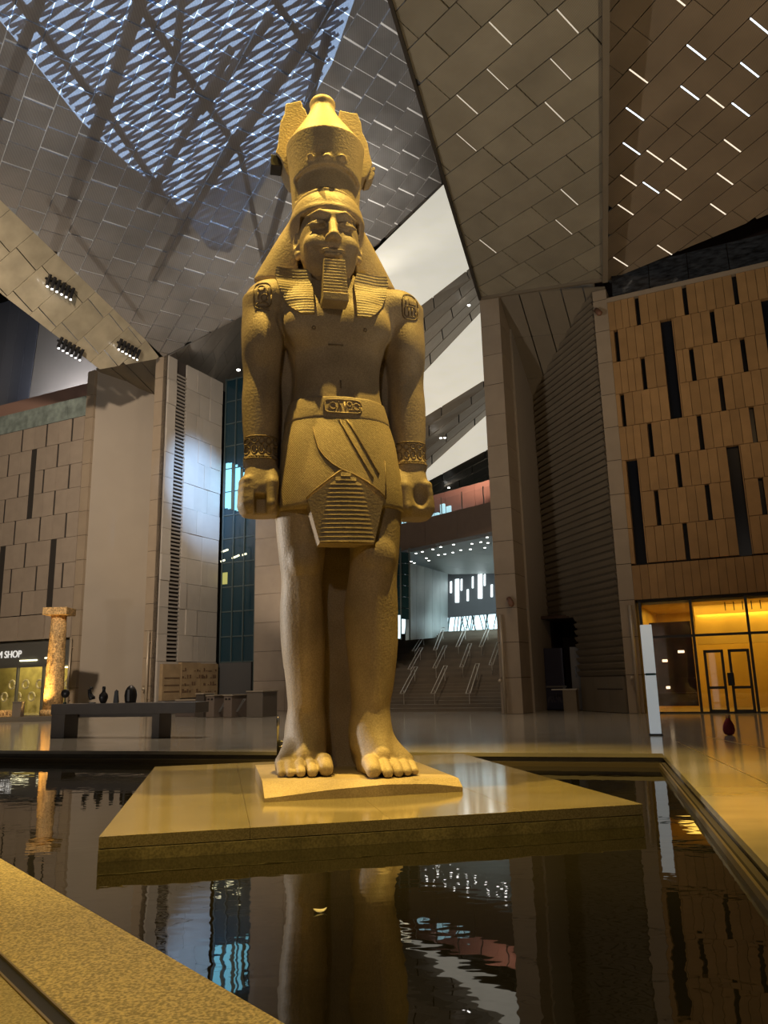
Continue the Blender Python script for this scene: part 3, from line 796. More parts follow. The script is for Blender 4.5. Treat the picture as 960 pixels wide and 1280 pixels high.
for k in range(9):
    a = -10.2 + k*.55
    c = [Bp(a, -2.4, ZT), Bp(a+.3+.15*((k*7) % 3)/2, -2.4, ZT), Bp(a+.3, -2.6, ZT), Bp(a, -2.6, ZT)]
    MB().hexa(c + [np.array([p[0], p[1], ZT+.9+.25*((k*5) % 3)]) for p in c]).build('display_case', m_case, bal)
# far end of the stair hall
fe = structure(empty('wall_far'))
m_farw = mat('far_dark_wall', (.08, .08, .085), .6)
m_teal = mat('pale_side_wall', (.48, .54, .53), .45, var=.12, scale=.6, rnd=.05)
YF = 62.0
zf = lambda px, py: at(px, py, YF)
def far_quad(name, pts, Yd, mt, th=.2, par=fe):
    return MB().prism([at(x, y, Yd) for x, y in pts], (0, th, 0)).build(name, mt, par)
far_quad('far_wall', [(545, 700), (660, 690), (660, 764), (545, 773)], YF, m_farw)
m_slotw = mat('daylit_slot', (1, 1, 1), .5, emit=(.85, .97, 1.0), estr=1.6)
for x0, x1, y0, y1 in [(554, 559, 742, 756), (562.5, 565, 727, 741), (569, 574, 724, 753), (576, 578, 724, 738), (583.5, 586, 737, 751), (590, 592, 721, 735), (597.5, 603, 718, 748), (605, 607, 718, 732), (613.5, 616, 731, 746)]:
    far_quad('window_slot', [(x0, y0), (x1, y0-.5), (x1, y1), (x0, y1)], YF-.15, m_slotw, .12)
# bright glazing under it with dark branching bars
m_glow = mat('bright_far_glazing', (.8, .95, 1), .4, emit=(.72, .93, 1.0), estr=1.3)
for k in range(14):
    x = 500 + k*11
    far_quad('glazing_pane', [(x, 769-(k*.35)), (x+10.6, 768.6-(k*.35)), (x+10.6, 800), (x, 800)], YF+.6, m_glow, .1)
m_bar = mat('glazing_bar', (.10, .17, .18), .5)
random.seed(3)
for k in range(34):
    x = 505 + random.random()*120; dx = random.choice([-5, 4, 7, -3]); y = 766
    MB().bar(at(x, y, YF+.4), at(x+dx, 792, YF+.4), .07, .05, up=(0, 1, 0)).build('glazing_bar', m_bar, fe)
# pale side wall on the left with a strip of curtain glass
def side_quad(name, a, b, mt, Ya, Yb, par=fe):
    (xa, ya0, ya1), (xb, yb0, yb1) = a, b
    return MB().prism([at(xa, ya0, Ya), at(xb, yb0, Yb), at(xb, yb1, Yb), at(xa, ya1, Ya)], (-.2, .1, 0)).build(name, mt, par)
for k in range(5):
    t0, t1 = k/5, (k+1)/5-.004
    f = lambda t: (511+49*t, 703+14*t, 800-4*t)
    side_quad('side_wall_panel', f(t0), f(t1), m_teal, 48+14*t0, 48+14*t1)
m_bluegl = mat('stair_curtain_glass', (.02, .06, .07), .1, spec=.6)
for k in range(3):
    for j in range(6):
        x = 478 + k*11.2; y = 690 + j*14
        far_quad('glass_pane', [(x, y), (x+10.8, y+1), (x+10.8, y+14.4), (x, y+13.4)], 47.5, m_bluegl, .08)
for k in range(4):
    x = 478 + k*11.2; MB().bar(at(x, 685, 47.4), at(x+.8, 800, 47.4), .10, .10, up=(1, 0, 0)).build('mullion', m_mull, fe)
far_quad('lit_doorway', [(497, 769), (500.5, 769), (500.5, 798), (497, 798)], 47.3, m_glow)

# folded ceiling above the stair: translucent white planes and panelled brown soffits
fc = structure(empty('ceiling_folds'))
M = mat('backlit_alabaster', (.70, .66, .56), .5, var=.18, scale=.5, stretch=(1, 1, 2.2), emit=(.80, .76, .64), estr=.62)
LN = [([(380, 405), (480, 303), (553, 232), (600, 186)], 46), ([(380, 495), (500, 402), (583, 338), (640, 294)], 46),
      ([(380, 624), (500, 497), (603, 388), (650, 338)], 54), ([(380, 614), (500, 540), (605, 475), (650, 447)], 54),
      ([(380, 726), (500, 617), (607, 520), (650, 481)], 62), ([(380, 682), (500, 620), (607, 563), (650, 540)], 62),
      ([(380, 720), (500, 662), (607, 612), (650, 592)], 72)]
def line_at(i, t):
    pts, Y = LN[i]; n = len(pts)-1; k = min(n-1, int(t*n)); u = t*n-k
    x, y = pts[k][0]*(1-u)+pts[k+1][0]*u, pts[k][1]*(1-u)+pts[k+1][1]*u
    return at(x, y, Y)
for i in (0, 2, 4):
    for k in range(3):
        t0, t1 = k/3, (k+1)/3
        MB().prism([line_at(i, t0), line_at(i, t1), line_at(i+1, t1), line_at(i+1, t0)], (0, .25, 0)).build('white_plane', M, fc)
m_fold = mat('fold_soffit_panel', (.30, .26, .21), .45, var=.06, rnd=.12)
for i in (1, 3, 5):
    for j in range(5):
        v0, v1 = j/5+.008, (j+1)/5-.008
        f = lambda t, v: line_at(i, t)*(1-v) + line_at(i+1, t)*v
        for k in range(6):
            off = (j*.37) % .16
            t0, t1 = max(0, k/6-off), min(1, (k+1)/6-off-.004)
            if k == 5: t1 = 1
            if t1 > t0 + .01:
                MB().prism([f(t0, v0), f(t1, v0), f(t1, v1), f(t0, v1)], (0, .0, .12)).build('soffit_panel', m_fold, fc)
for x, y, Y in [(551, 548, 58), (556, 547.5, 58), (586, 382, 50), (561, 610, 66), (573, 612, 66)]:
    MB().lathe([(.10, 0), (.10, .04)], at(x, y, Y-.6), 10).build('downlight', m_lamp, fc)
# ================================================================== THE COLOSSUS (signed-distance sculpting, surface nets)
class Grid:
    def __init__(s, lo, hi, h):
        s.lo, s.h = np.array(lo, float), h
        s.n = np.ceil((np.array(hi)-s.lo)/h).astype(int)+1
        s.D = np.full(s.n, 9.0, np.float32)
        s.ax = [s.lo[i] + h*np.arange(s.n[i], dtype=np.float32) for i in range(3)]
    def sub(s, lo, hi):
        a = np.maximum(0, np.floor((np.array(lo)-s.lo)/s.h).astype(int)); b = np.minimum(s.n, np.ceil((np.array(hi)-s.lo)/s.h).astype(int)+1)
        if (b <= a).any(): return None
        sl = tuple(slice(i, j) for i, j in zip(a, b))
        X = s.ax[0][sl[0]][:, None, None]; Y = s.ax[1][sl[1]][None, :, None]; Z = s.ax[2][sl[2]][None, None, :]
        return sl, X, Y, Z
    def put(s, fn, lo, hi, k=.08, op='add'):
        mg = k + .12; r = s.sub(np.array(lo)-mg, np.array(hi)+mg)
        if r is None: return
        sl, X, Y, Z = r; d = fn(X, Y, Z); D = s.D[sl]
        if op == 'add':
            if k > 0: hh = np.clip(.5+.5*(D-d)/k, 0, 1); s.D[sl] = D*(1-hh)+d*hh - k*hh*(1-hh)
            else: s.D[sl] = np.minimum(D, d)
        else:
            if k > 0: hh = np.clip(.5-.5*(D+d)/k, 0, 1); s.D[sl] = D*(1-hh)+(-d)*hh + k*hh*(1-hh)
            else: s.D[sl] = np.maximum(D, -d)
    # primitives
    def ell(s, c, r, k=.08, op='add'):
        c = np.array(c, float); r = np.array(r, float)
        def fn(X, Y, Z):
            q = np.sqrt(((X-c[0])/r[0])**2+((Y-c[1])/r[1])**2+((Z-c[2])/r[2])**2)
            g = np.sqrt(((X-c[0])/r[0]**2)**2+((Y-c[1])/r[1]**2)**2+((Z-c[2])/r[2]**2)**2)+1e-6
            return q*(q-1)/g
        s.put(fn, c-r, c+r, k, op)
    def cap(s, a, b, ra, rb, k=.05, op='add', sc=(1, 1, 1)):
        a, b, sc = np.array(a, float), np.array(b, float), np.array(sc, float)
        a_, b_ = a/sc, b/sc
        def fn(X, Y, Z):
            px, py, pz = X/sc[0]-a_[0], Y/sc[1]-a_[1], Z/sc[2]-a_[2]; ba = b_-a_
            t = np.clip((px*ba[0]+py*ba[1]+pz*ba[2])/(ba@ba), 0, 1)
            return (np.sqrt((px-t*ba[0])**2+(py-t*ba[1])**2+(pz-t*ba[2])**2) - (ra+(rb-ra)*t))*sc.min()
        R = max(ra, rb)*sc
        s.put(fn, np.minimum(a, b)-R, np.maximum(a, b)+R, k, op)
    def box(s, c, r, rd=.05, k=.05, op='add', rot=0.0, axis='z'):
        c, r = np.array(c, float), np.array(r, float); ca, sa = math.cos(rot), math.sin(rot)
        def fn(X, Y, Z):
            x, y, z = X-c[0], Y-c[1], Z-c[2]
            if axis == 'z': x, y = x*ca+y*sa, -x*sa+y*ca
            elif axis == 'x': y, z = y*ca+z*sa, -y*sa+z*ca
            else: x, z = x*ca+z*sa, -x*sa+z*ca
            qx, qy, qz = np.abs(x)-r[0]+rd, np.abs(y)-r[1]+rd, np.abs(z)-r[2]+rd
            return np.sqrt(np.maximum(qx, 0)**2+np.maximum(qy, 0)**2+np.maximum(qz, 0)**2)+np.minimum(np.maximum(np.maximum(qx, qy), qz), 0)-rd
        R = np.full(3, np.linalg.norm(r)) if rot else r
        s.put(fn, c-R, c+R, k, op)
    def loft(s, keys, k=.08, n=2.0, op='add', capr=.0):
        """keys: (z, cx, cy, a, b) elliptical sections"""
        K = np.array(sorted(keys), float); z = K[:, 0]
        zs = np.linspace(z[0], z[-1], 200)
        # smooth (Catmull-like) interpolation through cosine-free cubic Hermite
        def cub(col):
            y = K[:, col]; mslope = np.gradient(y, z); i = np.clip(np.searchsorted(z, zs)-1, 0, len(z)-2)
            hz = z[i+1]-z[i]; t = (zs-z[i])/hz
            return (2*t**3-3*t**2+1)*y[i]+(t**3-2*t**2+t)*hz*mslope[i]+(-2*t**3+3*t**2)*y[i+1]+(t**3-t**2)*hz*mslope[i+1]
        C = [cub(j) for j in range(1, 5)]
        def fn(X, Y, Z):
            zf = Z.ravel(); cx, cy, a, b = [np.interp(zf, zs, c)[None, None, :] for c in C]
            q = ((np.abs(X-cx)/a)**n + (np.abs(Y-cy)/b)**n)**(1/n)
            d = (q-1)*np.minimum(a, b)*.9
            return np.maximum(d, np.maximum(z[0]-Z, Z-z[-1]))
        lo = ((K[:, 1]-K[:, 3]).min(), (K[:, 2]-K[:, 4]).min(), z[0]); hi = ((K[:, 1]+K[:, 3]).max(), (K[:, 2]+K[:, 4]).max(), z[-1])
        s.put(fn, np.array(lo), np.array(hi), k, op)
    def mesh(s):
        D = s.D; n = s.n; S = D < 0
        cx = np.zeros(tuple(n-1), bool); cnt = np.zeros(tuple(n-1), np.int8)
        for i in (0, 1):
            for j in (0, 1):
                for k in (0, 1): cnt += S[i:n[0]-1+i, j:n[1]-1+j, k:n[2]-1+k]
        act = (cnt > 0) & (cnt < 8)
        idx = np.full(tuple(n-1), -1, np.int64); I = np.argwhere(act); idx[act] = np.arange(len(I))
        acc = np.zeros((len(I), 3)); w = np.zeros(len(I))
        cor = [(i, j, k) for i in (0, 1) for j in (0, 1) for k in (0, 1)]
        vals = {c: D[I[:, 0]+c[0], I[:, 1]+c[1], I[:, 2]+c[2]].astype(float) for c in cor}
        for a in cor:
            for ax in range(3):
                if a[ax] == 1: continue
                b = list(a); b[ax] = 1; b = tuple(b)
                va, vb = vals[a], vals[b]; cr = (va < 0) != (vb < 0)
                t = np.where(cr, va/(va-vb+1e-12), 0)
                p = np.array(a, float)[None, :]+np.zeros((len(I), 3)); p[:, ax] += t
                acc[cr] += p[cr]; w[cr] += 1
        V = s.lo + s.h*(I + acc/w[:, None])
        F = []
        for ax in range(3):
            o = [0, 0, 0]; o[ax] = 1
            s0 = S[:n[0]-o[0], :n[1]-o[1], :n[2]-o[2]]; s1 = S[o[0]:, o[1]:, o[2]:]
            E = np.argwhere(s0 != s1); u, v = [(1, 2), (2, 0), (0, 1)][ax]
            E = E[(E[:, u] > 0) & (E[:, v] > 0) & (E[:, u] < n[u]-1) & (E[:, v] < n[v]-1)]
            du = np.zeros(3, int); dv = np.zeros(3, int); du[u] = 1; dv[v] = 1
            g = lambda Q: idx[Q[:, 0], Q[:, 1], Q[:, 2]]
            q = np.stack([g(E-du-dv), g(E-dv), g(E), g(E-du)], 1)
            flip = ~s0[E[:, 0], E[:, 1], E[:, 2]]
            q[flip] = q[flip][:, ::-1]
            F.append(q[(q >= 0).all(1)])
        F = np.concatenate(F)
        # one pass of smoothing
        for _ in range(2):
            nb = np.zeros_like(V); c = np.zeros(len(V))
            for i in range(4):
                a, b = F[:, i], F[:, (i+1) % 4]
                np.add.at(nb, a, V[b]); np.add.at(c, a, 1); np.add.at(nb, b, V[a]); np.add.at(c, b, 1)
            V = .5*V + .5*nb/np.maximum(c, 1)[:, None]
        return V, F
def mesh_np(name, V, F, material, parent):
    me = bpy.data.meshes.new(name); me.vertices.add(len(V)); me.vertices.foreach_set('co', V.astype(np.float32).ravel())
    me.loops.add(F.size); me.polygons.add(len(F))
    me.loops.foreach_set('vertex_index', F.astype(np.int32).ravel()); me.polygons.foreach_set('loop_start', np.arange(0, F.size, 4, dtype=np.int32))
    me.update(calc_edges=True); me.validate(); me.polygons.foreach_set('use_smooth', np.ones(len(me.polygons), bool))
    me.materials.append(material); return link(bpy.data.objects.new(name, me), parent)

# stone of the statue
def statue_stone(name, col, pleat=None, rough=.55, pscale=9.0, pst=.3):
    M = mat(name, col, rough, var=.24, scale=1.1, speck=(50, .13), bump=.26, bscale=26, spec=.3)
    if pleat:
        nt = M.node_tree; N = nt.nodes; L = nt.links; b = N['Principled BSDF']
        tc = N.new('ShaderNodeTexCoord'); mp = N.new('ShaderNodeMapping'); mp.inputs['Rotation'].default_value = pleat
        wv = N.new('ShaderNodeTexWave'); wv.inputs['Scale'].default_value = pscale; wv.inputs['Distortion'].default_value = .3
        bp = N.new('ShaderNodeBump'); bp.inputs['Strength'].default_value = pst; bp.inputs['Distance'].default_value = .03
        L.new(tc.outputs['Object'], mp.inputs[0]); L.new(mp.outputs[0], wv.inputs[0]); L.new(wv.outputs['Fac'], bp.inputs['Height'])
        old = b.inputs['Normal'].links[0].from_node; L.new(old.outputs[0], bp.inputs['Normal']); L.new(bp.outputs[0], b.inputs['Normal'])
    return M
m_stone = statue_stone('rose_granite', (.40, .32, .22))
m_kilt = statue_stone('pleated_granite', (.41, .33, .21), pleat=(0, .5, 0), pscale=15, pst=.22)
m_nemes = statue_stone('striped_granite', (.40, .325, .215), pleat=(0, 1.5708, 0), pscale=5.5, pst=.24)
m_crownm = statue_stone('crown_granite', (.42, .335, .215))

ST = empty('colossal_statue', (-.72, 12.4, 0.0)); ST.rotation_euler = (0, 0, math.radians(12))
tag(ST, 'colossal granite pharaoh statue striding on the pool pedestal, wearing tall crown and false beard', 'statue')
cxz = lambda z: float(np.interp(z, [0, 6.5, 7.6, 8.6, 9.5, 12.3], [-.04, -.04, -.07, -.15, -.20, -.24]))
GZ = .20      # top of the statue's own plinth
# ---------- body: torso, arms, legs, feet
G = Grid((-1.85, -1.75, .12), (1.75, 1.15, 9.0), .025)
c = cxz
G.loft([(5.3, -.04, -.02, .90, .62), (5.9, -.04, 0, .80, .56), (6.3, -.05, 0, .745, .50), (6.7, -.05, 0, .75, .49), (7.1, -.05, .02, .84, .53),
        (7.5, -.06, .04, .98, .58), (7.85, -.07, .06, 1.10, .52), (8.15, -.09, .08, 1.02, .42), (8.4, -.12, .08, .62, .34)], k=.10, n=2.4)
G.loft([(8.0, -.11, .02, .44, .42), (8.4, -.14, -.04, .38, .38), (8.9, -.18, -.06, .36, .38)], k=.15)
for sg, ax in ((-1, -1.315), (1, 1.19)):
    G.ell((ax*.88, .04, 7.92), (.46, .40, .40), k=.22)
    G.ell((sg*.43-.07, -.36, 7.38), (.46, .24, .36), k=.18)           # chest
    G.loft([(5.0, ax-.00*sg, -.06, .255, .27), (5.25, ax, -.04, .265, .28), (5.7, ax, .0, .30, .32), (6.15, ax, .03, .315, .345), (6.5, ax, .04, .30, .33),
            (7.0, ax, .04, .335, .36), (7.5, ax, .04, .345, .37), (7.95, ax*.985, .04, .33, .36)], k=.12, n=2.2)
    G.ell((ax, -.18, 7.15), (.24, .24, .45), k=.15)                    # biceps
    # fist gripping a short rod
    fx = ax
    G.loft([(4.12, fx+sg*.02, -.12, .26, .26), (4.22, fx+sg*.03, -.13, .315, .33), (4.42, fx+sg*.03, -.12, .315, .34), (4.65, fx+sg*.01, -.10, .285, .32), (4.88, fx, -.08, .25, .28), (5.05, fx, -.06, .235, .25)], k=.12, n=2.7)
    for q in range(4):                                                # curled fingers, one below another round the outer side
        zq = 4.66 - q*.13; rq = (.075, .078, .074, .066)[q]
        G.cap((fx+sg*.28, -.12, zq), (fx+sg*.22, -.36, zq-.01), rq, rq, k=.06)
    G.cap((fx-sg*.19, -.22, 4.84), (fx-sg*.18, -.40, 4.60), .10, .10, k=.06)   # thumb folds down over the rod
    G.cap((fx-sg*.18, -.40, 4.60), (fx-sg*.16, -.45, 4.27), .10, .09, k=.03)
    G.ell((fx-sg*.165, -.52, 4.25), (.055, .04, .07), k=.02)                    # thumb nail
    if sg < 0:
        G.box((fx-.01, -.50, 4.32), (.095, .24, .26), rd=.02, k=.02, op='sub')
        G.box((fx-.01, -.34, 4.52), (.085, .10, .10), rd=.03, k=.01)      # rod end
    else:
        G.ell((fx+.07, -.50, 4.46), (.14, .17, .22), k=.03, op='sub')
    # stone web between arm and body
    G.box((sg*.98-.06, .30, 6.0), (.30, .16, 1.75), rd=.05, k=.06)
# back pillar and web behind the standing leg
G.box((-.04, .78, 4.6), (.72, .30, 4.5), rd=.05, k=.05)
G.box((-.10, .62, 2.2), (.42, .20, 2.15), rd=.06, k=.08)
# standing leg (statue's right), straight under the hip
G.loft([(.55, -.56, .16, .27, .36), (.95, -.55, .12, .275, .33), (1.5, -.57, .12, .30, .36), (2.1, -.60, .14, .345, .42), (2.65, -.625, .13, .345, .43), (3.1, -.63, .06, .325, .40),
        (3.45, -.635, .02, .36, .41), (4.0, -.63, .02, .42, .46), (4.9, -.55, .02, .46, .52)], k=.08, n=2.2)
G.ell((-.63, -.32, 3.38), (.20, .12, .22), k=.10)
G.cap((-.60, -.27, 3.05), (-.56, -.16, 1.2), .09, .06, k=.12)            # shin ridge
# striding leg (statue's left), one pace ahead
G.loft([(.55, .36, -.38, .28, .36), (.95, .365, -.38, .275, .33), (1.5, .42, -.32, .335, .38), (2.1, .44, -.26, .40, .45), (2.65, .435, -.26, .42, .46), (3.1, .46, -.30, .385, .42),
        (3.45, .50, -.30, .385, .42), (4.0, .50, -.24, .44, .48), (4.9, .45, -.14, .48, .54)], k=.08, n=2.2)
G.ell((.50, -.66, 3.42), (.24, .13, .25), k=.10)
G.cap((.46, -.62, 3.1), (.40, -.62, 1.2), .10, .07, k=.12)
# feet
def foot(hx, hy, tx, ty, inner):
    G.cap((hx, hy+.25, GZ+.24), (hx, hy+.05, GZ+.42), .27, .28, k=.12)            # heel
    G.cap((hx, hy+.04, GZ+.62), (hx*.5+tx*.5, hy*.5+ty*.5, GZ+.25), .26, .17, k=.22)
    xs = [-.265, -.065, .095, .235, .36]; rr = [.118, .082, .078, .072, .066]; ln = [.02, -.02, .03, .09, .17]
    for x, r, l in zip(xs, rr, ln):
        X = tx - inner*x; xr = tx - inner*x*.82
        G.cap((hx*.75+xr*.25, hy-.05, GZ+.36), (xr, ty+.56, GZ+.17), .24, .135, k=.10)     # metatarsals
        G.cap((hx*.75+xr*.25, hy-.05, GZ+.12), (xr, ty+.56, GZ+.09), .22, .11, k=.08)
        G.cap((xr, ty+.56, GZ+.16), (X, ty+l+.24, GZ+r+.07), r*1.12, r*1.0, k=.010)
        G.cap((X, ty+l+.24, GZ+r+.07), (X, ty+l+.03, GZ+r-.01), r*1.0, r*.92, k=.010)
foot(-.56, .10, -.635, -.88, 1)
foot(.37, -.42, .485, -1.38, -1)
V, F = G.mesh()
body = mesh_np('body', V, F, m_stone, ST)

# ---------- kilt
K = Grid((-1.3, -1.3, 3.9), (1.3, 1.0, 6.15), .030)
K.loft([(4.05, .0, -.14, 1.035, .74), (4.45, 0, -.14, 1.03, .73), (5.0, -.02, -.10, .985, .70), (5.4, -.03, -.06, .945, .66), (5.75, -.04, -.02, .865, .61), (6.02, -.05, 0, .80, .565)], k=.02, n=2.3)
# the hem rises to both sides
def hem(X, Y, Z): return Z - (4.18 + .0*X) 
K.put(hem, (-1.3, -1.3, 3.9), (1.3, 1, 4.3), k=.02, op='sub')
V, F = K.mesh(); kilt = mesh_np('kilt', V, F, m_kilt, ST)
bvh_k = BVHTree.FromPolygons([Vector(v) for v in V.tolist()], F.tolist())
# belt
Bt = Grid((-1.15, -1.0, 5.5), (1.1, .9, 6.25), .028)
Bt.loft([(5.64, -.04, -.02, .905, .645), (5.85, -.045, -.01, .865, .622), (6.06, -.05, 0, .815, .585)], k=.01, n=2.3)
V, F = Bt.mesh(); belt = mesh_np('belt', V, F, m_stone, ST)
bvh_b = BVHTree.FromPolygons([Vector(v) for v in V.tolist()], F.tolist())
# apron: trapezoid of horizontal pleats hanging in front
def front_y(bv, x, z, dflt=-.7):
    h = bv.ray_cast(Vector((x, -4, z)), Vector((0, 1, 0)))
    return h[0].y if h[0] else dflt
ap = empty('apron', parent=ST)
NP = 16
for i in range(NP):
    z1 = 4.68 - i*.069; z0 = z1 - .058
    t = i/(NP-1)
    if z1 > 4.24:
        hw = .58*(4.72-z1)/(4.72-4.24) + .03
    else:
        hw = .58 - .17*(4.24-z1)/(4.24-3.6)
    cxx = -.045 + .01*t
    n = 9; vs = []; fs = []
    for j in range(n):
        x = cxx - hw + 2*hw*j/(n-1)
        yb = -.90 - .04*t + .10*((x-cxx)/.6)**2
        vs += [(x, yb+.16, z0), (x, yb, z0), (x, yb+.012, z1), (x, yb+.16, z1)]
    for j in range(n-1):
        for q in range(4): fs.append((j*4+q, j*4+(q+1) % 4, (j+1)*4+(q+1) % 4, (j+1)*4+q))
    fs += [(0, 1, 2, 3), tuple((n-1)*4+q for q in (3, 2, 1, 0))]
    fixn(mk('pleat', vs, fs, m_kilt if False else m_stone, ap))
# apron core
vs = []; fs = []
prof = [(4.70, .03), (4.24, .59), (3.58, .42)]
core = MB()
pts = [(-.045-.59, 4.24), (-.045-.05, 4.70), (-.045+.05, 4.70), (-.045+.59, 4.24), (-.035+.42, 3.57), (-.035-.42, 3.57)]
core.prism([(x, -.885, z) for x, z in pts], (0, .40, 0)); core.build('apron_core', m_stone, ap)
core = None

# ---------- carved and raised line work laid on the surface
def on_surf(bv, pts, lift=.0, org=None):
    out = []
    for x, z in pts:
        h = bv.ray_cast(Vector((x, -4, z)), Vector((0, 1, 0)))
        if h[0]: out.append(np.array(h[0]) + np.array(h[1])*lift)
    return out
bvh_body = BVHTree.FromObject(body, bpy.context.evaluated_depsgraph_get())
m_carve = statue_stone('carved_shadow_granite', (.24, .18, .115))
def lines(name, bv, polys, r, mt, parent, lift=.0, closed=()):
    mb = MB()
    for i, p in enumerate(polys):
        q = on_surf(bv, p, lift)
        if len(q) >= 2: mb.tube(q, r, 6)
    if mb.v: return mb.build(name, mt, parent, smooth=True)
def oval(cx_, cz_, a, b, n=18, rot=0.0):
    return [(cx_+a*math.cos(t)*math.cos(rot)-b*math.sin(t)*math.sin(rot), cz_+a*math.cos(t)*math.sin(rot)+b*math.sin(t)*math.cos(rot)) for t in [2*math.pi*i/n for i in range(n+1)]]
def rrect(cx_, cz_, a, b, n=24, p=4.0):
    o = []
    for i in range(n+1):
        t = 2*math.pi*i/n; ct, st_ = math.cos(t), math.sin(t)
        o.append((cx_+a*math.copysign(abs(ct)**(2/p), ct), cz_+b*math.copysign(abs(st_)**(2/p), st_)))
    return o
# shoulder cartouches
for cxx, kind in ((-1.33, 0), (1.21, 1)):
    z0 = 7.86
    g = [rrect(cxx, z0, .145, .25, p=3.2)]
    if kind == 0:
        g += [oval(cxx-.02, z0+.13, .055, .055), [(cxx-.07, z0+.05), (cxx-.07, z0-.08)], oval(cxx+.03, z0-.05, .05, .06), [(cxx+.08, z0+.16), (cxx+.09, z0-.02)], oval(cxx, z0-.17, .10, .035), [(cxx-.12, z0-.27), (cxx+.12, z0-.27)]]
    else:
        g += [[(cxx-.09, z0+.18), (cxx-.08, z0+.02)], [(cxx-.02, z0+.14), (cxx-.02, z0+.03), (cxx+.09, z0+.03), (cxx+.09, z0+.14)], rrect(cxx, z0-.10, .10, .09), [(cxx-.03, z0-.03), (cxx-.03, z0-.17)], [(cxx+.03, z0-.03), (cxx+.03, z0-.17)]]
    lines('shoulder_cartouche', bvh_body, g, .014, m_carve, ST, .004)
# bracelets with loop pattern
for ax in (-1.315, 1.19):
    g = []
    for i in range(5):
        x = ax - .22 + i*.11
        g += [oval(x, 5.33, .042, .05), oval(x, 5.18, .036, .075), [(x-.05, 5.06), (x+.05, 5.06)]]
    g += [[(ax-.25+.05*i, 5.41) for i in range(11)], [(ax-.25+.05*i, 5.03) for i in range(11)]]
    lines('bracelet', bvh_body, g, .014, m_carve, ST, .004)
# belt buckle cartouche
g = [rrect(-.03, 5.86, .30, .12, p=5)] + [oval(-.20, 5.86, .05, .06), [(-.12, 5.78), (-.10, 5.94), (-.06, 5.80)], [(-.01, 5.94), (0, 5.78)], oval(.07, 5.90, .04, .04), [(.05, 5.80), (.13, 5.80)], oval(.19, 5.86, .05, .06)]
lines('belt_buckle', bvh_b, g, .014, m_stone, ST, .006)
# kilt folds, sash ends
fold = [[(-.10+.50*t - .0, 5.62 - 1.0*t**.9) for t in [i/10 for i in range(11)]], [(.02+.48*t, 5.62-.92*t) for t in [i/10 for i in range(11)]],
        [(-.60 + .62*t, 5.45 - .78*t**.6) for t in [i/12 for i in range(13)]], [(.62, 4.95), (.60, 4.3)]]
fold[2] = [(-.52, 5.5), (-.50, 5.3), (-.45, 5.1), (-.36, 4.95), (-.24, 4.83), (-.10, 4.74), (.1, 4.66), (.3, 4.55), (.5, 4.42), (.60, 4.32)]
fold.append([(-.10, 4.74), (-.3, 4.58), (-.5, 4.42), (-.64, 4.28)])
lines('kilt_fold', bvh_k, fold, .017, m_carve, ST, .003)
# nipples, navel
for nm_, ln_ in (('nipple', oval(-.50, 7.22, .025, .025, 8)), ('nipple', oval(.36, 7.24, .025, .025, 8)), ('navel', [(-.05, 6.36), (-.05, 6.22)]), ('chest_line', [(-.25, 6.98), (.0, 6.98)])):
    lines(nm_, bvh_body, [ln_], .016, m_carve, ST, -.004)

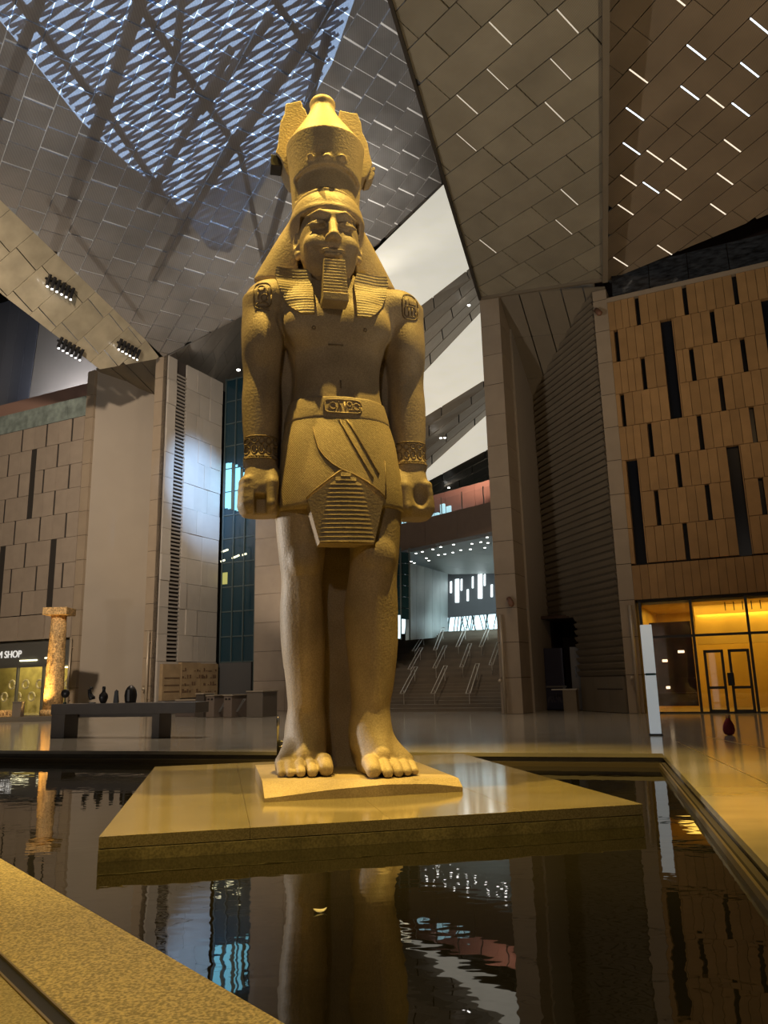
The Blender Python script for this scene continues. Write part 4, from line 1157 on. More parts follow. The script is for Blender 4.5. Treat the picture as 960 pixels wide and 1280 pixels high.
# ---------- head
hx, hy = -.19, -.22
Hd = Grid((-.95, -1.05, 7.9), (.60, .55, 10.05), .0165)
Hd.ell((hx, hy+.05, 9.05), (.53, .56, .74), k=.05)
Hd.ell((hx, hy-.10, 8.66), (.455, .44, .50), k=.12)
Hd.ell((hx, hy-.34, 8.36), (.22, .17, .15), k=.12)       # chin
Hd.cap((hx, -.02, 8.5), (hx+.03, .02, 7.95), .34, .37, k=.10)
for sg in (-1, 1):
    Hd.ell((hx+sg*.28, hy-.33, 8.76), (.19, .15, .17), k=.10)     # cheek
    Hd.ell((hx+sg*.228, hy-.53, 9.08), (.165, .085, .10), k=.07, op='sub')   # socket
    Hd.ell((hx+sg*.228, hy-.415, 9.072), (.145, .085, .060), k=.012)         # eyeball
    for (xa, za), (xb, zb) in (((.075, 9.055), (.15, 9.115)), ((.15, 9.115), (.25, 9.135)), ((.25, 9.135), (.34, 9.105)), ((.34, 9.105), (.42, 9.06))):   # upper lid
        ya_, yb_ = -.50+.55*max(0, xa-.1)**1.6, -.50+.55*max(0, xb-.1)**1.6
        Hd.cap((hx+sg*xa, hy+ya_, za), (hx+sg*xb, hy+yb_, zb), .020, .020, k=.012)
    for (xa, za), (xb, zb) in (((.075, 9.055), (.16, 9.018)), ((.16, 9.018), (.27, 9.010)), ((.27, 9.010), (.38, 9.05))):
        ya_, yb_ = -.485+.55*max(0, xa-.1)**1.6, -.485+.55*max(0, xb-.1)**1.6
        Hd.cap((hx+sg*xa, hy+ya_, za), (hx+sg*xb, hy+yb_, zb), .013, .013, k=.012)
    Hd.cap((hx+sg*.07, hy-.490, 9.250), (hx+sg*.22, hy-.500, 9.290), .026, .028, k=.05)  # brow
    Hd.cap((hx+sg*.22, hy-.500, 9.290), (hx+sg*.42, hy-.36, 9.265), .028, .020, k=.05)
    Hd.ell((hx+sg*.085, hy-.585, 8.76), (.062, .07, .055), k=.035)          # nostril wing
    Hd.ell((hx+sg*.075, hy-.66, 8.725), (.022, .03, .02), k=.01, op='sub')
    Hd.ell((hx+sg*.10, hy-.575, 8.535), (.11, .05, .034), k=.03)            # lips
    Hd.ell((hx+sg*.075, hy-.565, 8.465), (.095, .055, .036), k=.03)
    Hd.ell((hx+sg*.23, hy-.50, 8.50), (.035, .04, .03), k=.03, op='sub')
    # ears
    Hd.ell((hx+sg*.545, hy+.10, 8.98), (.075, .13, .23), k=.03)
    Hd.ell((hx+sg*.585, hy+.03, 9.02), (.05, .07, .13), k=.03, op='sub')
    Hd.ell((hx+sg*.53, hy+.06, 8.76), (.06, .09, .08), k=.03)
Hd.ell((hx, hy-.40, 9.27), (.30, .12, .11), k=.10)
Hd.cap((hx, hy-.47, 9.20), (hx, hy-.63, 8.80), .055, .085, k=.06)           # nose
Hd.ell((hx, hy-.655, 8.775), (.075, .07, .06), k=.04)
Hd.cap((hx-.20, hy-.60, 8.50), (hx+.20, hy-.60, 8.50), .010, .010, k=.015, op='sub')
V, F = Hd.mesh(); head = mesh_np('head', V, F, m_stone, ST)

# ---------- nemes headcloth
Nm = Grid((-1.55, -.95, 7.15), (1.20, .75, 10.1), .027)
def wing(X, Y, Z):
    cx_ = hx + .01; t = np.clip((9.75-Z)/1.30, 0, 1)
    a = .60 + .70*t**.9
    b = .36 - .10*t
    q = ((np.abs(X-cx_)/a)**3.0+(np.abs(Y-.28)/b)**2.2)**(1/2.6)
    d = (q-1)*.30
    low = 8.40 + .04*np.abs(X-cx_)
    return np.maximum(np.maximum(d, low-Z), Z-9.95)
Nm.put(wing, (-1.4, -.3, 8.3), (1.1, .75, 10), k=.06)
Nm.ell((hx, -.03, 9.46), (.655, .68, .60), k=.08)                          # dome
def cutface(X, Y, Z):                                                    # opening for the face below the brow band
    return np.maximum(np.maximum(np.abs(X-hx)-(.505), Z-9.37), Y-.02)
Nm.put(cutface, (-.8, -.95, 8.2), (.5, .1, 9.4), k=.03, op='sub')
def cutlow(X, Y, Z): return np.maximum(np.maximum(np.abs(X-hx)-.50, Z-9.0), -Y-.6)
Nm.put(cutlow, (-.8, -.7, 7.8), (.5, .75, 9.0), k=.03, op='sub')
def band(X, Y, Z):
    q = np.sqrt(((X-hx)/.665)**2+((Y+.03)/.70)**2); return np.maximum(np.maximum((q-1)*.6, np.abs(Z-9.43)-.06), Y-.15)
Nm.put(band, (-.9, -.7, 9.3), (.5, .2, 9.5), k=.02)
V, F = Nm.mesh(); nemes = mesh_np('nemes_headcloth', V, F, m_stone, ST)
# lappets over the chest
for sg in (-1, 1):
    xi, xo = hx+.04+sg*.38, None
    n, mrow = 12, 14; vs = []; fs = []
    def ly(x, z):
        h = bvh_body.ray_cast(Vector((x, -4, z)), Vector((0, 1, 0))); return h[0].y if h[0] else .0
    for i in range(mrow):
        t = i/(mrow-1); z = 8.42 - .97*t
        wo = np.interp(t, [0, .15, .4, .7, .9, 1.0], [.96, .98, .93, .82, .70, .58])
        wi = np.interp(t, [0, .2, 1], [.42, .36, .36])
        for j in range(n):
            u = j/(n-1); x = hx+.05+sg*(wi+(wo-wi)*u)
            yb = min(ly(x, min(z, 8.25)), -.12 - .45*min(1, max(0, (8.6-z)/.9))) - .03
            yb = -.10 - .50*math.sin(min(1, t*1.25)*1.45)**1.1 + .14*u**2 - .02
            yb = min(yb, ly(x, min(z, 8.2))-.06)
            for k_, dy in ((0, 0), (1, .16)): vs.append((x, yb+dy, z))
    idx_ = lambda i, j, k_: (i*n+j)*2+k_
    for i in range(mrow-1):
        for j in range(n-1):
            fs += [(idx_(i,j,0), idx_(i,j+1,0), idx_(i+1,j+1,0), idx_(i+1,j,0)), (idx_(i,j,1), idx_(i+1,j,1), idx_(i+1,j+1,1), idx_(i,j+1,1))]
        fs += [(idx_(i,0,0), idx_(i+1,0,0), idx_(i+1,0,1), idx_(i,0,1)), (idx_(i,n-1,0), idx_(i,n-1,1), idx_(i+1,n-1,1), idx_(i+1,n-1,0))]
    for j in range(n-1):
        fs += [(idx_(0,j,0), idx_(0,j,1), idx_(0,j+1,1), idx_(0,j+1,0)), (idx_(mrow-1,j,0), idx_(mrow-1,j+1,0), idx_(mrow-1,j+1,1), idx_(mrow-1,j,1))]
    fixn(mk('lappet', vs, fs, m_nemes, ST, smooth=False))
# beard: stacked courses, slightly tapering upward
bd = empty('false_beard', parent=ST)
NB = 11
for i in range(NB):
    t0 = i/NB; z1 = 8.34 - .62*t0; z0 = z1 - .62/NB + .008
    hw0 = .175 + .035*t0; yf = -.86 - .06*t0
    MB().box(hx+.01-hw0, hx+.01+hw0, yf, yf+.30, z0, z1).build('beard_course', m_stone, bd, bevel=.012)
MB().prism([(hx-.165, -.835, 8.36), (hx+.185, -.835, 8.36), (hx+.215, -.90, 7.70), (hx-.195, -.90, 7.70)], (0, .26, 0)).build('beard_core', m_stone, bd)
MB().box(hx-.205, hx+.225, -.94, -.62, 7.56, 7.71).build('beard_end', m_stone, bd, bevel=.02)
MB().hexa([(hx-.17, -.70, 7.62), (hx+.19, -.70, 7.62), (hx+.19, -.35, 7.62), (hx-.17, -.35, 7.62), (hx-.16, -.64, 8.34), (hx+.18, -.64, 8.34), (hx+.18, -.20, 8.34), (hx-.16, -.20, 8.34)]).build('beard_support', m_stone, bd)

# ---------- double crown
Cr = Grid((-1.2, -1.05, 9.6), (.75, .95, 12.4), .023)
ccx = -.205
Cr.loft([(9.65, ccx, .02, .60, .60), (9.95, ccx, .02, .61, .61), (10.4, ccx, .02, .645, .645), (10.75, ccx, .02, .685, .685), (11.04, ccx, .02, .72, .72)], k=.02)
def chip(X, Y, Z):                                                   # broken band above the brow
    r = np.sqrt((X-ccx)**2 + (Y-.02)**2)
    return np.maximum(np.maximum(.545-r, np.abs(Z-10.10+.30*(X-ccx)**2)-.22), Y+.16)
Cr.put(chip, (-.95, -.8, 9.7), (.55, 0, 10.4), k=.012, op='sub')
Cr.loft([(10.9, ccx-.01, .03, .68, .68), (11.08, ccx-.01, .03, .665, .665), (11.3, ccx-.02, .04, .545, .545), (11.55, ccx-.03, .06, .40, .40), (11.8, ccx-.04, .07, .27, .27), (11.98, ccx-.04, .08, .215, .215)], k=.03)
Cr.ell((ccx-.04, .08, 12.05), (.245, .245, .15), k=.05)
for x, z, r in ((ccx-.06, 10.44, .08), (ccx+.22, 10.46, .07), (ccx-.35, 10.42, .06)):
    Cr.ell((x, -.60, z), (r*.9, .09, r*.6), k=.05)                      # stumps of the broken cobra
V, F = Cr.mesh(); crown = mesh_np('crown', V, F, m_crownm, ST)
def plate(poly, y0, y1, name):
    # rough slab with a broken outline
    g = MB(); pts = []
    for i in range(len(poly)):
        a, b = np.array(poly[i]), np.array(poly[(i+1) % len(poly)])
        for t in np.linspace(0, 1, 6)[:-1]:
            q = a+(b-a)*t + (rng.random(2)-.5)*(.05 if t else .0); pts.append(q)
    g.prism([(p[0], y0, p[1]) for p in pts], (0, y1-y0, 0)); return g.build(name, m_crownm, ST, bevel=.02)
plate([(-1.10, 11.05), (-.92, 12.12), (-.63, 12.22), (-.50, 11.9), (-.50, 10.6), (-.80, 10.5)], .22, .62, 'crown_back_slab')
plate([(.10, 12.14), (.44, 12.12), (.72, 11.05), (.60, 10.75), (.30, 10.6), (.08, 11.0)], .22, .62, 'crown_back_slab')
plate([(-.52, 11.9), (.1, 11.9), (.3, 10.2), (-.7, 10.2)], .40, .80, 'crown_back_slab')
MB().box(-1.18, -.98, .25, .55, 10.80, 11.02).build('support_bracket', m_steel, ST, bevel=.01)
plate([(.62, 10.98), (.78, 11.02), (.74, 10.82), (.60, 10.70)], .28, .60, 'crown_fragment')

# ---------- the statue's own plinth with its broken, curved front
nseg = 24; vs = []; fs = []
xl, xr = -1.28, 1.42
for i in range(nseg+1):
    t = i/nseg; x = xl + (xr-xl)*t
    zf = .03 + .0*t
    # front drop: thin to the left, humped in the middle, thin to the right
    ztop = np.interp(t, [0, .1, .3, .5, .65, .85, 1], [.20, .20, .20, .20, .20, .19, .16])
    yedge = np.interp(t, [0, .15, .35, .55, .75, 1], [-1.0, -1.10, -1.30, -1.44, -1.50, -1.38])
    yfoot = -1.58 + .02*math.sin(9*t)
    zmid = np.interp(t, [0, .12, .35, .6, .85, 1], [.05, .07, .12, .15, .12, .06])
    vs += [(x, 1.25, 0), (x, yfoot, 0.0), (x, yfoot-.0, zmid), (x, yedge, ztop), (x, 1.25, ztop)]
for i in range(nseg):
    for q in range(5): fs.append((i*5+q, i*5+(q+1) % 5, (i+1)*5+(q+1) % 5, (i+1)*5+q))
fs += [(0, 1, 2, 3, 4), tuple(nseg*5+q for q in (4, 3, 2, 1, 0))]
fixn(mk('plinth', vs, fs, m_stone, ST))
# ================================================================== OBJECTS
def at_ground(px, py, z=0.0): return ground(px, py, z)
# ---- pedestal island in the pool
pd = empty('pool_pedestal', (0, 0, 0)); tag(pd, 'low polished granite island slab under the statue, standing in dark water', 'pedestal')
fl, fr = np.array([-3.03, 8.49]), np.array([3.02, 9.78]); ex_ = (fr-fl)/np.linalg.norm(fr-fl); ey_ = np.array([-ex_[1], ex_[0]])
WID = float(np.linalg.norm(fr-fl)); DEP = 7.2
def pslab(name, x0, x1, y0, y1, z0, z1, mt, bev=.006):
    c = [fl+ex_*x+ey_*y for x, y in ((x0, y0), (x1, y0), (x1, y1), (x0, y1))]
    return MB().hexa([(*p, z0) for p in c]+[(*p, z1) for p in c]).build(name, mt, pd, bevel=bev)
m_pedside = mat('algae_stained_granite', (.17, .145, .075), .5, var=.3, scale=3, speck=(40, .25))
nx, ny = 4, 4
for i in range(nx):
    for j in range(ny):
        pslab('top_slab', WID*i/nx+.0015, WID*(i+1)/nx-.0015, DEP*j/ny+.0015, DEP*(j+1)/ny-.0015, -.12, 0, m_ped, .003)
pslab('base_block', .0, WID, .0, DEP, -.69, -.128, m_pedside)

# ---- lamp with a chrome stand at the island's back corner
lb = ground(349, 951); fl_ = empty('stand_spotlight', tuple(lb)); tag(fl_, 'small black spotlight on a shiny stand at the island edge by the statue foot', 'lamp')
m_chrome = mat('chrome', (.75, .75, .74), .15, metal=1.0); m_blk = mat('black_lamp_metal', (.02, .02, .022), .3)
MB().lathe([(.10, 0), (.10, .03), (.03, .05), (.03, .06)], (0, 0, 0), 16).build('base', m_blk, fl_, True)
MB().lathe([(.022, .05), (.022, .62), (.03, .64), (.03, .80), (.012, .86)], (-.03, 0, 0), 12).build('pole', m_chrome, fl_, True)
MB().lathe([(.05, -.14), (.085, -.12), (.085, .12), (.06, .15)], (.05, -.02, .25), 16).build('lamp_head', m_blk, fl_, True)
MB().lathe([(.088, .02), (.088, .05)], (.05, -.02, .25), 16).build('trim_ring', m_chrome, fl_, True)

# ---- long dark bench with small sculptures
b0, b1 = ground(66, 923), ground(192, 923); bdir = (b1-b0); blen = np.linalg.norm(bdir); bdir /= blen; bnrm = np.array([-bdir[1], bdir[0], 0])
bench = empty('display_bench', tuple(b0)); tag(bench, 'long dark stone display bench by the pool carrying five small sculptures', 'bench')
bench.rotation_euler = (0, 0, math.atan2(bdir[1], bdir[0]))
m_bench = mat('dark_bench_stone', (.13, .115, .105), .45, var=.1)
BL = blen + 1.4
MB().box(-.15, BL, 0, .75, .72, 1.04).build('bench_top', m_bench, bench, bevel=.01)
MB().box(-.15, .36, .05, .70, 0, .72).build('leg', m_bench, bench, bevel=.01)
MB().box(blen-.12, blen+.14, .05, .70, 0, .72).build('leg', m_bench, bench, bevel=.01)
MB().box(.36, blen-.12, .66, .70, .60, .72).build('apron_rail', m_bench, bench)
m_figure = mat('black_sculpture', (.018, .017, .018), .4)
def bench_pt(px, dd=.35):
    # a point on the bench top below picture column px
    r = ray(px, 878); a = b0 + bnrm*dd; nn = bnrm; t = ((a-CAMP)@nn)/(r@nn); p = CAMP+r*t
    return np.array([p[0], p[1], 1.04])
p = bench_pt(81); f = empty('disc_sculpture', tuple(p)); tag(f, 'small black round disc sculpture on a short foot standing on the dark bench', 'sculpture', 'sculptures on the bench')
MB().lathe([(.0, -.03), (.13, -.03), (.14, 0), (.13, .03), (0, .03)], (0, 0, 0), 24).build('disc', m_figure, f, True)
f.children[0].rotation_euler = (math.pi/2, 0, 0); f.children[0].location = (0, 0, .32)
MB().lathe([(.05, 0), (.05, .03), (.02, .06), (.02, .20)], (0, 0, 0), 12).build('foot', mat('teal_base', (.05, .10, .10), .5), f, True)
def loft_obj(name, keys, par, n=20):
    return MB().lathe([(r, z) for z, r in keys], (0, 0, 0), n).build(name, m_figure, par, True)
p = bench_pt(113); f = empty('cobra_sculpture', tuple(p)); tag(f, 'small black curved cobra-like sculpture with bent head standing on the dark bench', 'sculpture', 'sculptures on the bench')
MB().tube([(.06, 0, .12), (.05, 0, .16), (.0, 0, .22), (-.04, 0, .33), (-.05, 0, .42), (-.01, 0, .48), (.05, 0, .47)], [.09, .10, .085, .06, .055, .06, .03], 12).build('body', m_figure, f, True)
MB().box(-.03, .15, -.07, .07, 0, .03).build('base', m_figure, f)
p = bench_pt(129); f = empty('vase_sculpture', tuple(p)); tag(f, 'small black pear-shaped vase with narrow neck standing on the dark bench', 'vase', 'sculptures on the bench')
loft_obj('vessel', [(0, .07), (.04, .10), (.16, .14), (.26, .13), (.34, .06), (.40, .045), (.46, .055), (.48, .05)], f); loft_obj('lid', [(.48, .05), (.50, .05), (.52, .02)], f)
p = bench_pt(145); f = empty('obelisk_sculpture', tuple(p)); tag(f, 'small slim black obelisk sculpture standing on the dark bench', 'sculpture', 'sculptures on the bench')
g = MB(); g.hexa([(-.07, -.07, 0), (.07, -.07, 0), (.07, .07, 0), (-.07, .07, 0), (-.045, -.045, .36), (.045, -.045, .36), (.045, .045, .36), (-.045, .045, .36)]); g.build('shaft', m_figure, f)
MB().add([(-.045, -.045, .36), (.045, -.045, .36), (.045, .045, .36), (-.045, .045, .36), (0, 0, .42)], [(0, 1, 4), (1, 2, 4), (2, 3, 4), (3, 0, 4)]).build('tip', m_figure, f)
p = bench_pt(163); f = empty('bust_sculpture', tuple(p)); tag(f, 'black rounded bust sculpture, broadest of the pieces on the dark bench', 'sculpture', 'sculptures on the bench')
loft_obj('shoulders', [(0, .16), (.05, .17), (.22, .19), (.36, .17), (.46, .12), (.52, .05), (.53, 0.01)], f)
MB().box(-.03, .03, -.22, -.12, .05, .40).build('front_panel', mat('grey_inlay', (.09, .085, .085), .4), f)

# ---- carved column on a lit platform by the left shop
cb = ground(58, 896.0); cb = at(57, 892, 40.0); cb[2] = 0
pf = empty('artifact_platform', tuple(cb)); tag(pf, 'low display platform of carved blocks lit amber, carrying the inscribed column', 'platform')
m_sand = mat('carved_sandstone', (.52, .34, .15), .7, var=.25, scale=4, speck=(14, .35), bump=.6, bscale=9)
MB().box(-5.5, 1.1, -1.3, 1.3, 0, .22).build('platform_base', mat('dark_platform', (.10, .09, .08), .5), pf, bevel=.02)
for k, nm in enumerate(('farthest from the inscribed column', 'between two others in the row', 'beside the dark post')):
    cbk = empty('carved_block', (cb[0]-4.75+k*1.45, cb[1]-.6, .22)); tag(cbk, 'low amber-lit carved stone block on the platform, ' + nm, 'carved block', 'carved blocks on the platform')
    MB().box(-.68, .68, -.3, .3, 0, .32+.04*(k % 2)).build('block', m_sand, cbk, bevel=.03)
    gb = MB()
    for q in range(7):
        gb.box(-.58+q*.17, -.50+q*.17+.03*(q % 2), -.315, -.30, .08, .14+.05*(q % 3))
    gb.build('carving', mat('glyph_shadow', (.24, .14, .06), .8), cbk)['kind'] = 'stuff'
dpo = empty('dark_post', (cb[0]-.93, cb[1]-1.0, .22)); tag(dpo, 'short square dark stone post on the platform before the inscribed column', 'post')
MB().box(-.21, .21, -.2, .2, 0, .68).build('post_body', m_bench, dpo, bevel=.01); MB().box(-.23, .23, -.22, .22, .68, .73).build('post_cap', m_bench, dpo, bevel=.01)
co = empty('inscribed_column', (cb[0]+.35, cb[1], .225)); tag(co, 'tall tapered inscribed granite column with square cap, lit amber from below', 'column')
prof = []
MB().lathe([(.60, 0), (.60, .25), (.50, .30)], (0, 0, 0), 24).build('column_base', m_sand, co, True)
n8 = 16
sh_ = MB().lathe([(.48, .30), (.455, 1.5), (.425, 2.7), (.40, 3.9), (.375, 5.0)], (0, 0, 0), n8).build('shaft', m_sand, co, True)
MB().box(-.62, .62, -.62, .62, 5.0, 5.38).build('cap', m_sand, co, bevel=.03)
gl = MB(); random.seed(11)
for k in range(60):
    a = -math.pi/2 + random.uniform(-1.2, 1.2); z = .5 + 3.6*random.random(); r = np.interp(z, [.3, 5], [.48, .375]) + .002
    kind = k % 4
    f = lambda da, dz: (r*math.cos(a+da), r*math.sin(a+da), z+dz)
    if kind == 0: gl.tube([f(.1*math.cos(t), .06*math.sin(t)) for t in np.linspace(0, 2*math.pi, 8)[:-1]], .012, 5, closed=True)
    elif kind == 1: gl.tube([f(-.12, 0), f(-.04, .05), f(.04, -.02), f(.12, .04)], .012, 5)
    elif kind == 2: gl.tube([f(0, -.08), f(0, .10)], .014, 5)
    else: gl.tube([f(-.1, 0), f(.1, 0)], .012, 5)
o = gl.build('glyphs', mat('glyph_shadow', (.24, .14, .06), .8), co); o['kind'] = 'stuff'
spot('column_uplight', (cb[0]-.7, cb[1]-1.15, .5), (cb[0]+.4, cb[1]-.1, 2.6), 1100, (1.0, .60, .16), 70, .8, .05)
spot('platform_light', (cb[0]-3, cb[1]-2.2, 2.6), (cb[0]-2.5, cb[1]-.5, .3), 120, (1.0, .62, .15), 110, .8, .05)

# ---- left shop front
ls = structure(empty('window_2'))
m_header = mat('grey_shop_header', (.13, .13, .125), .4)
MB().wbox(-46, -32.3, -.45, -.25, 3.0, 4.48).build('sign_header', m_header, ls)
m_lshop = mat('shop_interior', (.42, .36, .16), .7, var=.35, scale=1.5)
MB().wbox(-46, -32.3, -3.6, -3.4, 0, 4.4).build('shop_back_wall', m_lshop, ls)
MB().wbox(-32.45, -32.3, -3.5, -.3, 0, 4.4).build('shop_side_wall', m_lshop, ls)
for k in range(6):
    a = -32.45 - (k+1)*2.3
    MB().wbox(a+.05, a+2.25, -.36, -.32, .05, 2.9).build('glass_pane', m_clear, ls)
    MB().wbox(a-.06, a+.06, -.42, -.25, 0, 3.0).build('mullion', m_header, ls)
    # shelf goods behind the glass: pale ring shapes
MB().wbox(-46, -32.3, -.40, -.28, 2.88, 3.02).build('transom', m_header, ls)
m_goods = mat('pale_goods', (.62, .56, .40), .6)
for k in range(10):
    s0 = -38.6 + k*.62; z0 = 1.1 + (k % 2)*.75
    MB().tube([W(s0+.26*math.cos(t), -.7, z0+.26*math.sin(t)) for t in np.linspace(0, 2*math.pi, 14)[:-1]], .06, 6, closed=True).build('ring_decor', m_goods, ls)
m_striplit = mat('shop_strip_light', (1, 1, .9), .5, emit=(1.0, .92, .55), estr=2.5)
for s0, z0 in ((-36.8, 3.25), (-34.6, 3.35), (-33.6, 2.75)):
    MB().wbox(s0, s0+1.5, -.24, -.18, z0, z0+.08).build('strip_light', m_striplit, ls)
area('left_shop_light', tuple(W(-37, -2.0, 4.2)), tuple(W(-37, -2.2, 0)), 260, (1.0, .80, .30), 8, 1.2)
# sign lettering
def text(name, body, size, mt, parent, origin, right, upv, extrude=.02):
    cu = bpy.data.curves.new(name, 'FONT'); cu.body = body; cu.size = size; cu.extrude = extrude
    t = bpy.data.objects.new(name, cu); COL.objects.link(t)
    dg = bpy.context.evaluated_depsgraph_get(); me = bpy.data.meshes.new_from_object(t.evaluated_get(dg))
    bpy.data.objects.remove(t); o = bpy.data.objects.new(name, me); me.materials.clear(); me.materials.append(mt); link(o, parent)
    r = Vector(right).normalized(); u = Vector(upv).normalized(); n = r.cross(u)
    mm = Matrix.Identity(4)
    for i in range(3): mm[i][0], mm[i][1], mm[i][2], mm[i][3] = r[i], u[i], n[i], origin[i]
    me.transform(mm); return o
m_let = mat('white_sign_letter', (.85, .85, .83), .5, emit=(1, 1, .97), estr=.5)
sx0, sz0 = wpx(-4, 823, -.2)
text('sign_lettering', 'M SHOP', .62, m_let, ls, W(sx0, -.22, sz0), WE, (0, 0, 1))

# ---- right shop front, amber interior
rs = structure(empty('window_3'))
m_amber = mat('amber_wall', (.60, .40, .10), .5, var=.15, scale=.8)
m_amberf = mat('amber_floor', (.40, .28, .09), .15)
MB().wbox(.6, SR, -6.2, -6.0, 0, 4.5).build('back_wall', m_amber, rs)
MB().wbox(.52, .6, -6.1, -.3, 0, 4.5).build('side_wall', m_amber, rs)
MB().wbox(SR, SR+.1, -6.1, 0, 0, 18.4).build('side_wall', m_amber, rs)
MB().wbox(.6, SR, -6.0, -.3, 4.4, 4.5).build('shop_ceiling', m_amber, rs)
m_cove = mat('cove_light', (1, .8, .3), .5, emit=(1.0, .70, .12), estr=14.0)
MB().wbox(2.7, SR, -2.28, -2.20, 4.02, 4.07).build('cove_light', m_cove, rs)
MB().wbox(2.6, SR, -2.7, -2.35, 2.75, 4.4).build('bulkhead', m_amber, rs)
MB().wbox(2.6, SR, -2.19, -2.15, 4.0, 4.4).build('cove_lip', m_amber, rs)
area('right_shop_light', tuple(W(5, -1.6, 4.3)), tuple(W(5, -2.6, 0)), 130, (1.0, .62, .10), 8, 1.5)
area('right_shop_light', tuple(W(4, -4.5, 4.3)), tuple(W(4, -4.5, 0)), 110, (1.0, .62, .10), 6, 2)
cols = [.68, 2.66, 4.71, 6.76, 8.8, SR]
for a, b in zip(cols, cols[1:]):
    MB().wbox(a+.05, b-.05, -.17, -.14, .06, 3.0).build('glass_pane', m_clear, rs)
    MB().wbox(a+.05, b-.05, -.17, -.14, 3.1, 4.5).build('glass_pane', m_clear, rs)
    MB().wbox(a-.05, a+.05, -.22, -.06, 0, 4.52).build('mullion', m_steel, rs)
MB().wbox(.68, SR, -.20, -.08, 3.0, 3.1).build('transom', m_steel, rs)
MB().wbox(.68, SR, -.20, -.08, 0, .06).build('sill', m_steel, rs)
# dark display wall just inside the first bay
m_display = mat('dark_display', (.055, .022, .015), .35, var=.5, scale=2)
dp = MB().wbox(.85, 2.5, -1.2, -1.1, .25, 3.7).build('display_wall', m_display, rs)
m_spec = mat('display_lamp', (1, .8, .6), .5, emit=(1, .75, .45), estr=2.0)
for s0, z0, w_ in ((1.9, 2.4, .25), (1.25, 2.05, .2), (1.3, .95, .15)):
    MB().wbox(s0, s0+w_, -1.08, -1.04, z0, z0+.1).build('display_lamp', m_spec, rs)
for z0 in (.75, 1.35):
    MB().wbox(.9, 2.45, -1.08, -.85, z0, z0+.04).build('display_shelf', m_display, rs)
# doors in black frames
def door(name, s0, s1, top):
    d = structure(empty(name))
    for a, b, z0, z1 in ((s0, s0+.10, 0, top), (s1-.10, s1, 0, top), (s0, s1, top-.11, top), (s0, s1, 0, .14), (s0, s1, .93, 1.03)):
        MB().wbox(a, b, -.12, -.04, z0, z1).build('door_frame', m_steel, d)
    MB().wbox(s0+.07, s1-.07, -.09, -.07, .12, top-.08).build('glass_pane', m_clear, d)
    return d
d1 = door('door_1', 2.95, 3.68, 2.45); d2 = door('door_2', 3.85, 4.62, 2.45)
hb = MB().wbox(3.74, 3.98, -.03, .10, 1.05, 1.55).build('door_handle', m_blk, d2, bevel=.02)
for k in range(6):
    s0 = 3.9 + k*.33
    MB().tube([W(s0, -1.2, 4.4), W(s0, -1.2, 4.05)], .02, 6).build('pendant_rod', m_steel, rs)

# ---- white totem, red bag by the shop
tb = ground(820, 919); tt = wpx(812, 781); 
dist = tb[1]; 
ht = float(on_plane(811, 781, tb, np.array([0, 1.0, 0]))[2])
to = empty('totem_post', tuple(tb)); to.rotation_euler = (0, 0, -.3); tag(to, 'tall slim white totem post standing at the pool corner', 'post')
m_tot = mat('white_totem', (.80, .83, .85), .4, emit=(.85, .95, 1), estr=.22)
MB().box(-.14, .14, -.09, .09, .04, ht*.54).build('lower_shaft', m_tot, to, bevel=.015)
MB().box(-.145, .145, -.095, .095, ht*.55, ht).build('upper_shaft', m_tot, to, bevel=.015)
MB().box(-.12, .13, -.10, .08, ht*.535, ht*.555).build('joint_band', mat('teal_band', (.02, .10, .12), .4), to)
MB().box(-.17, .17, -.12, .12, 0, .04).build('foot_plate', m_steel, to)
rb = ground(912, 919)
bag = empty('red_bag', tuple(rb)); tag(bag, 'small dark red pouch-shaped bag on the floor before the amber shop doors', 'bag')
m_redb = mat('dark_red_fabric', (.22, .012, .02), .6, var=.2, scale=6)
MB().lathe([(.04, 0), (.12, .03), (.155, .12), (.14, .24), (.09, .34), (.03, .42)], (0, 0, 0), 16, 1, .55).build('pouch', m_redb, bag, True)
MB().tube([(-.05, 0, .38), (-.03, 0, .47), (.03, 0, .47), (.05, 0, .38)], .012, 6).build('strap', m_redb, bag, True)

# ---- wall tubes and cameras
m_tube = mat('pale_metal_tube', (.52, .44, .34), .35, metal=.3)
def wall_tube(s, z0, z1, label):
    t = empty('wall_lamp', tuple(W(s, 0, z0))); tag(t, label, 'wall lamp', 'vertical tube lamps on the stone piers')
    L_ = lambda ds, d, z: W(s+ds, d, z) - W(s, 0, z0)
    MB().tube([L_(0, .22, 0), L_(0, .22, z1-z0)], .075, 12).build('tube', m_tube, t, True)
    for z in (.9, z1-z0-.6):
        MB().bar(L_(0, 0.0, z), L_(0, .22, z), .06, .06).build('bracket', m_tube, t)
    MB().tube([L_(-.18, .12, 1.45), L_(-.18, .30, 1.40)], .08, 10).build('sensor', m_tube, t, True)
wall_tube(.33, 2.6, 7.0, 'long vertical tube lamp on the pier beside the amber shop front')
wall_tube(-5.30, 2.7, 7.0, 'long vertical tube lamp on the pier beside the grand stair')
wall_tube(-32.0, 2.5, 7.0, 'long vertical tube lamp on the pier beside the museum shop sign')
wall_tube(-25.95, 2.45, 7.05, 'long vertical tube lamp on the pier of the pale stone return wall')
def camera_unit(s, z, label):
    t = empty('security_camera', tuple(W(s, 0, z))); tag(t, label, 'camera', 'wall cameras')
    L_ = lambda ds, d, dz: WE*ds + WN*d + WZ*dz
    MB().tube([L_(0, 0, .0), L_(0, .25, -.0)], .05, 8).build('mount', m_tube, t, True)
    MB().tube([L_(-.12, .2, .12), L_(.05, .4, -.18), L_(.08, .43, -.25)], [.12, .13, .07], 12).build('housing', mat('rust_housing', (.22, .11, .07), .4), t, True)
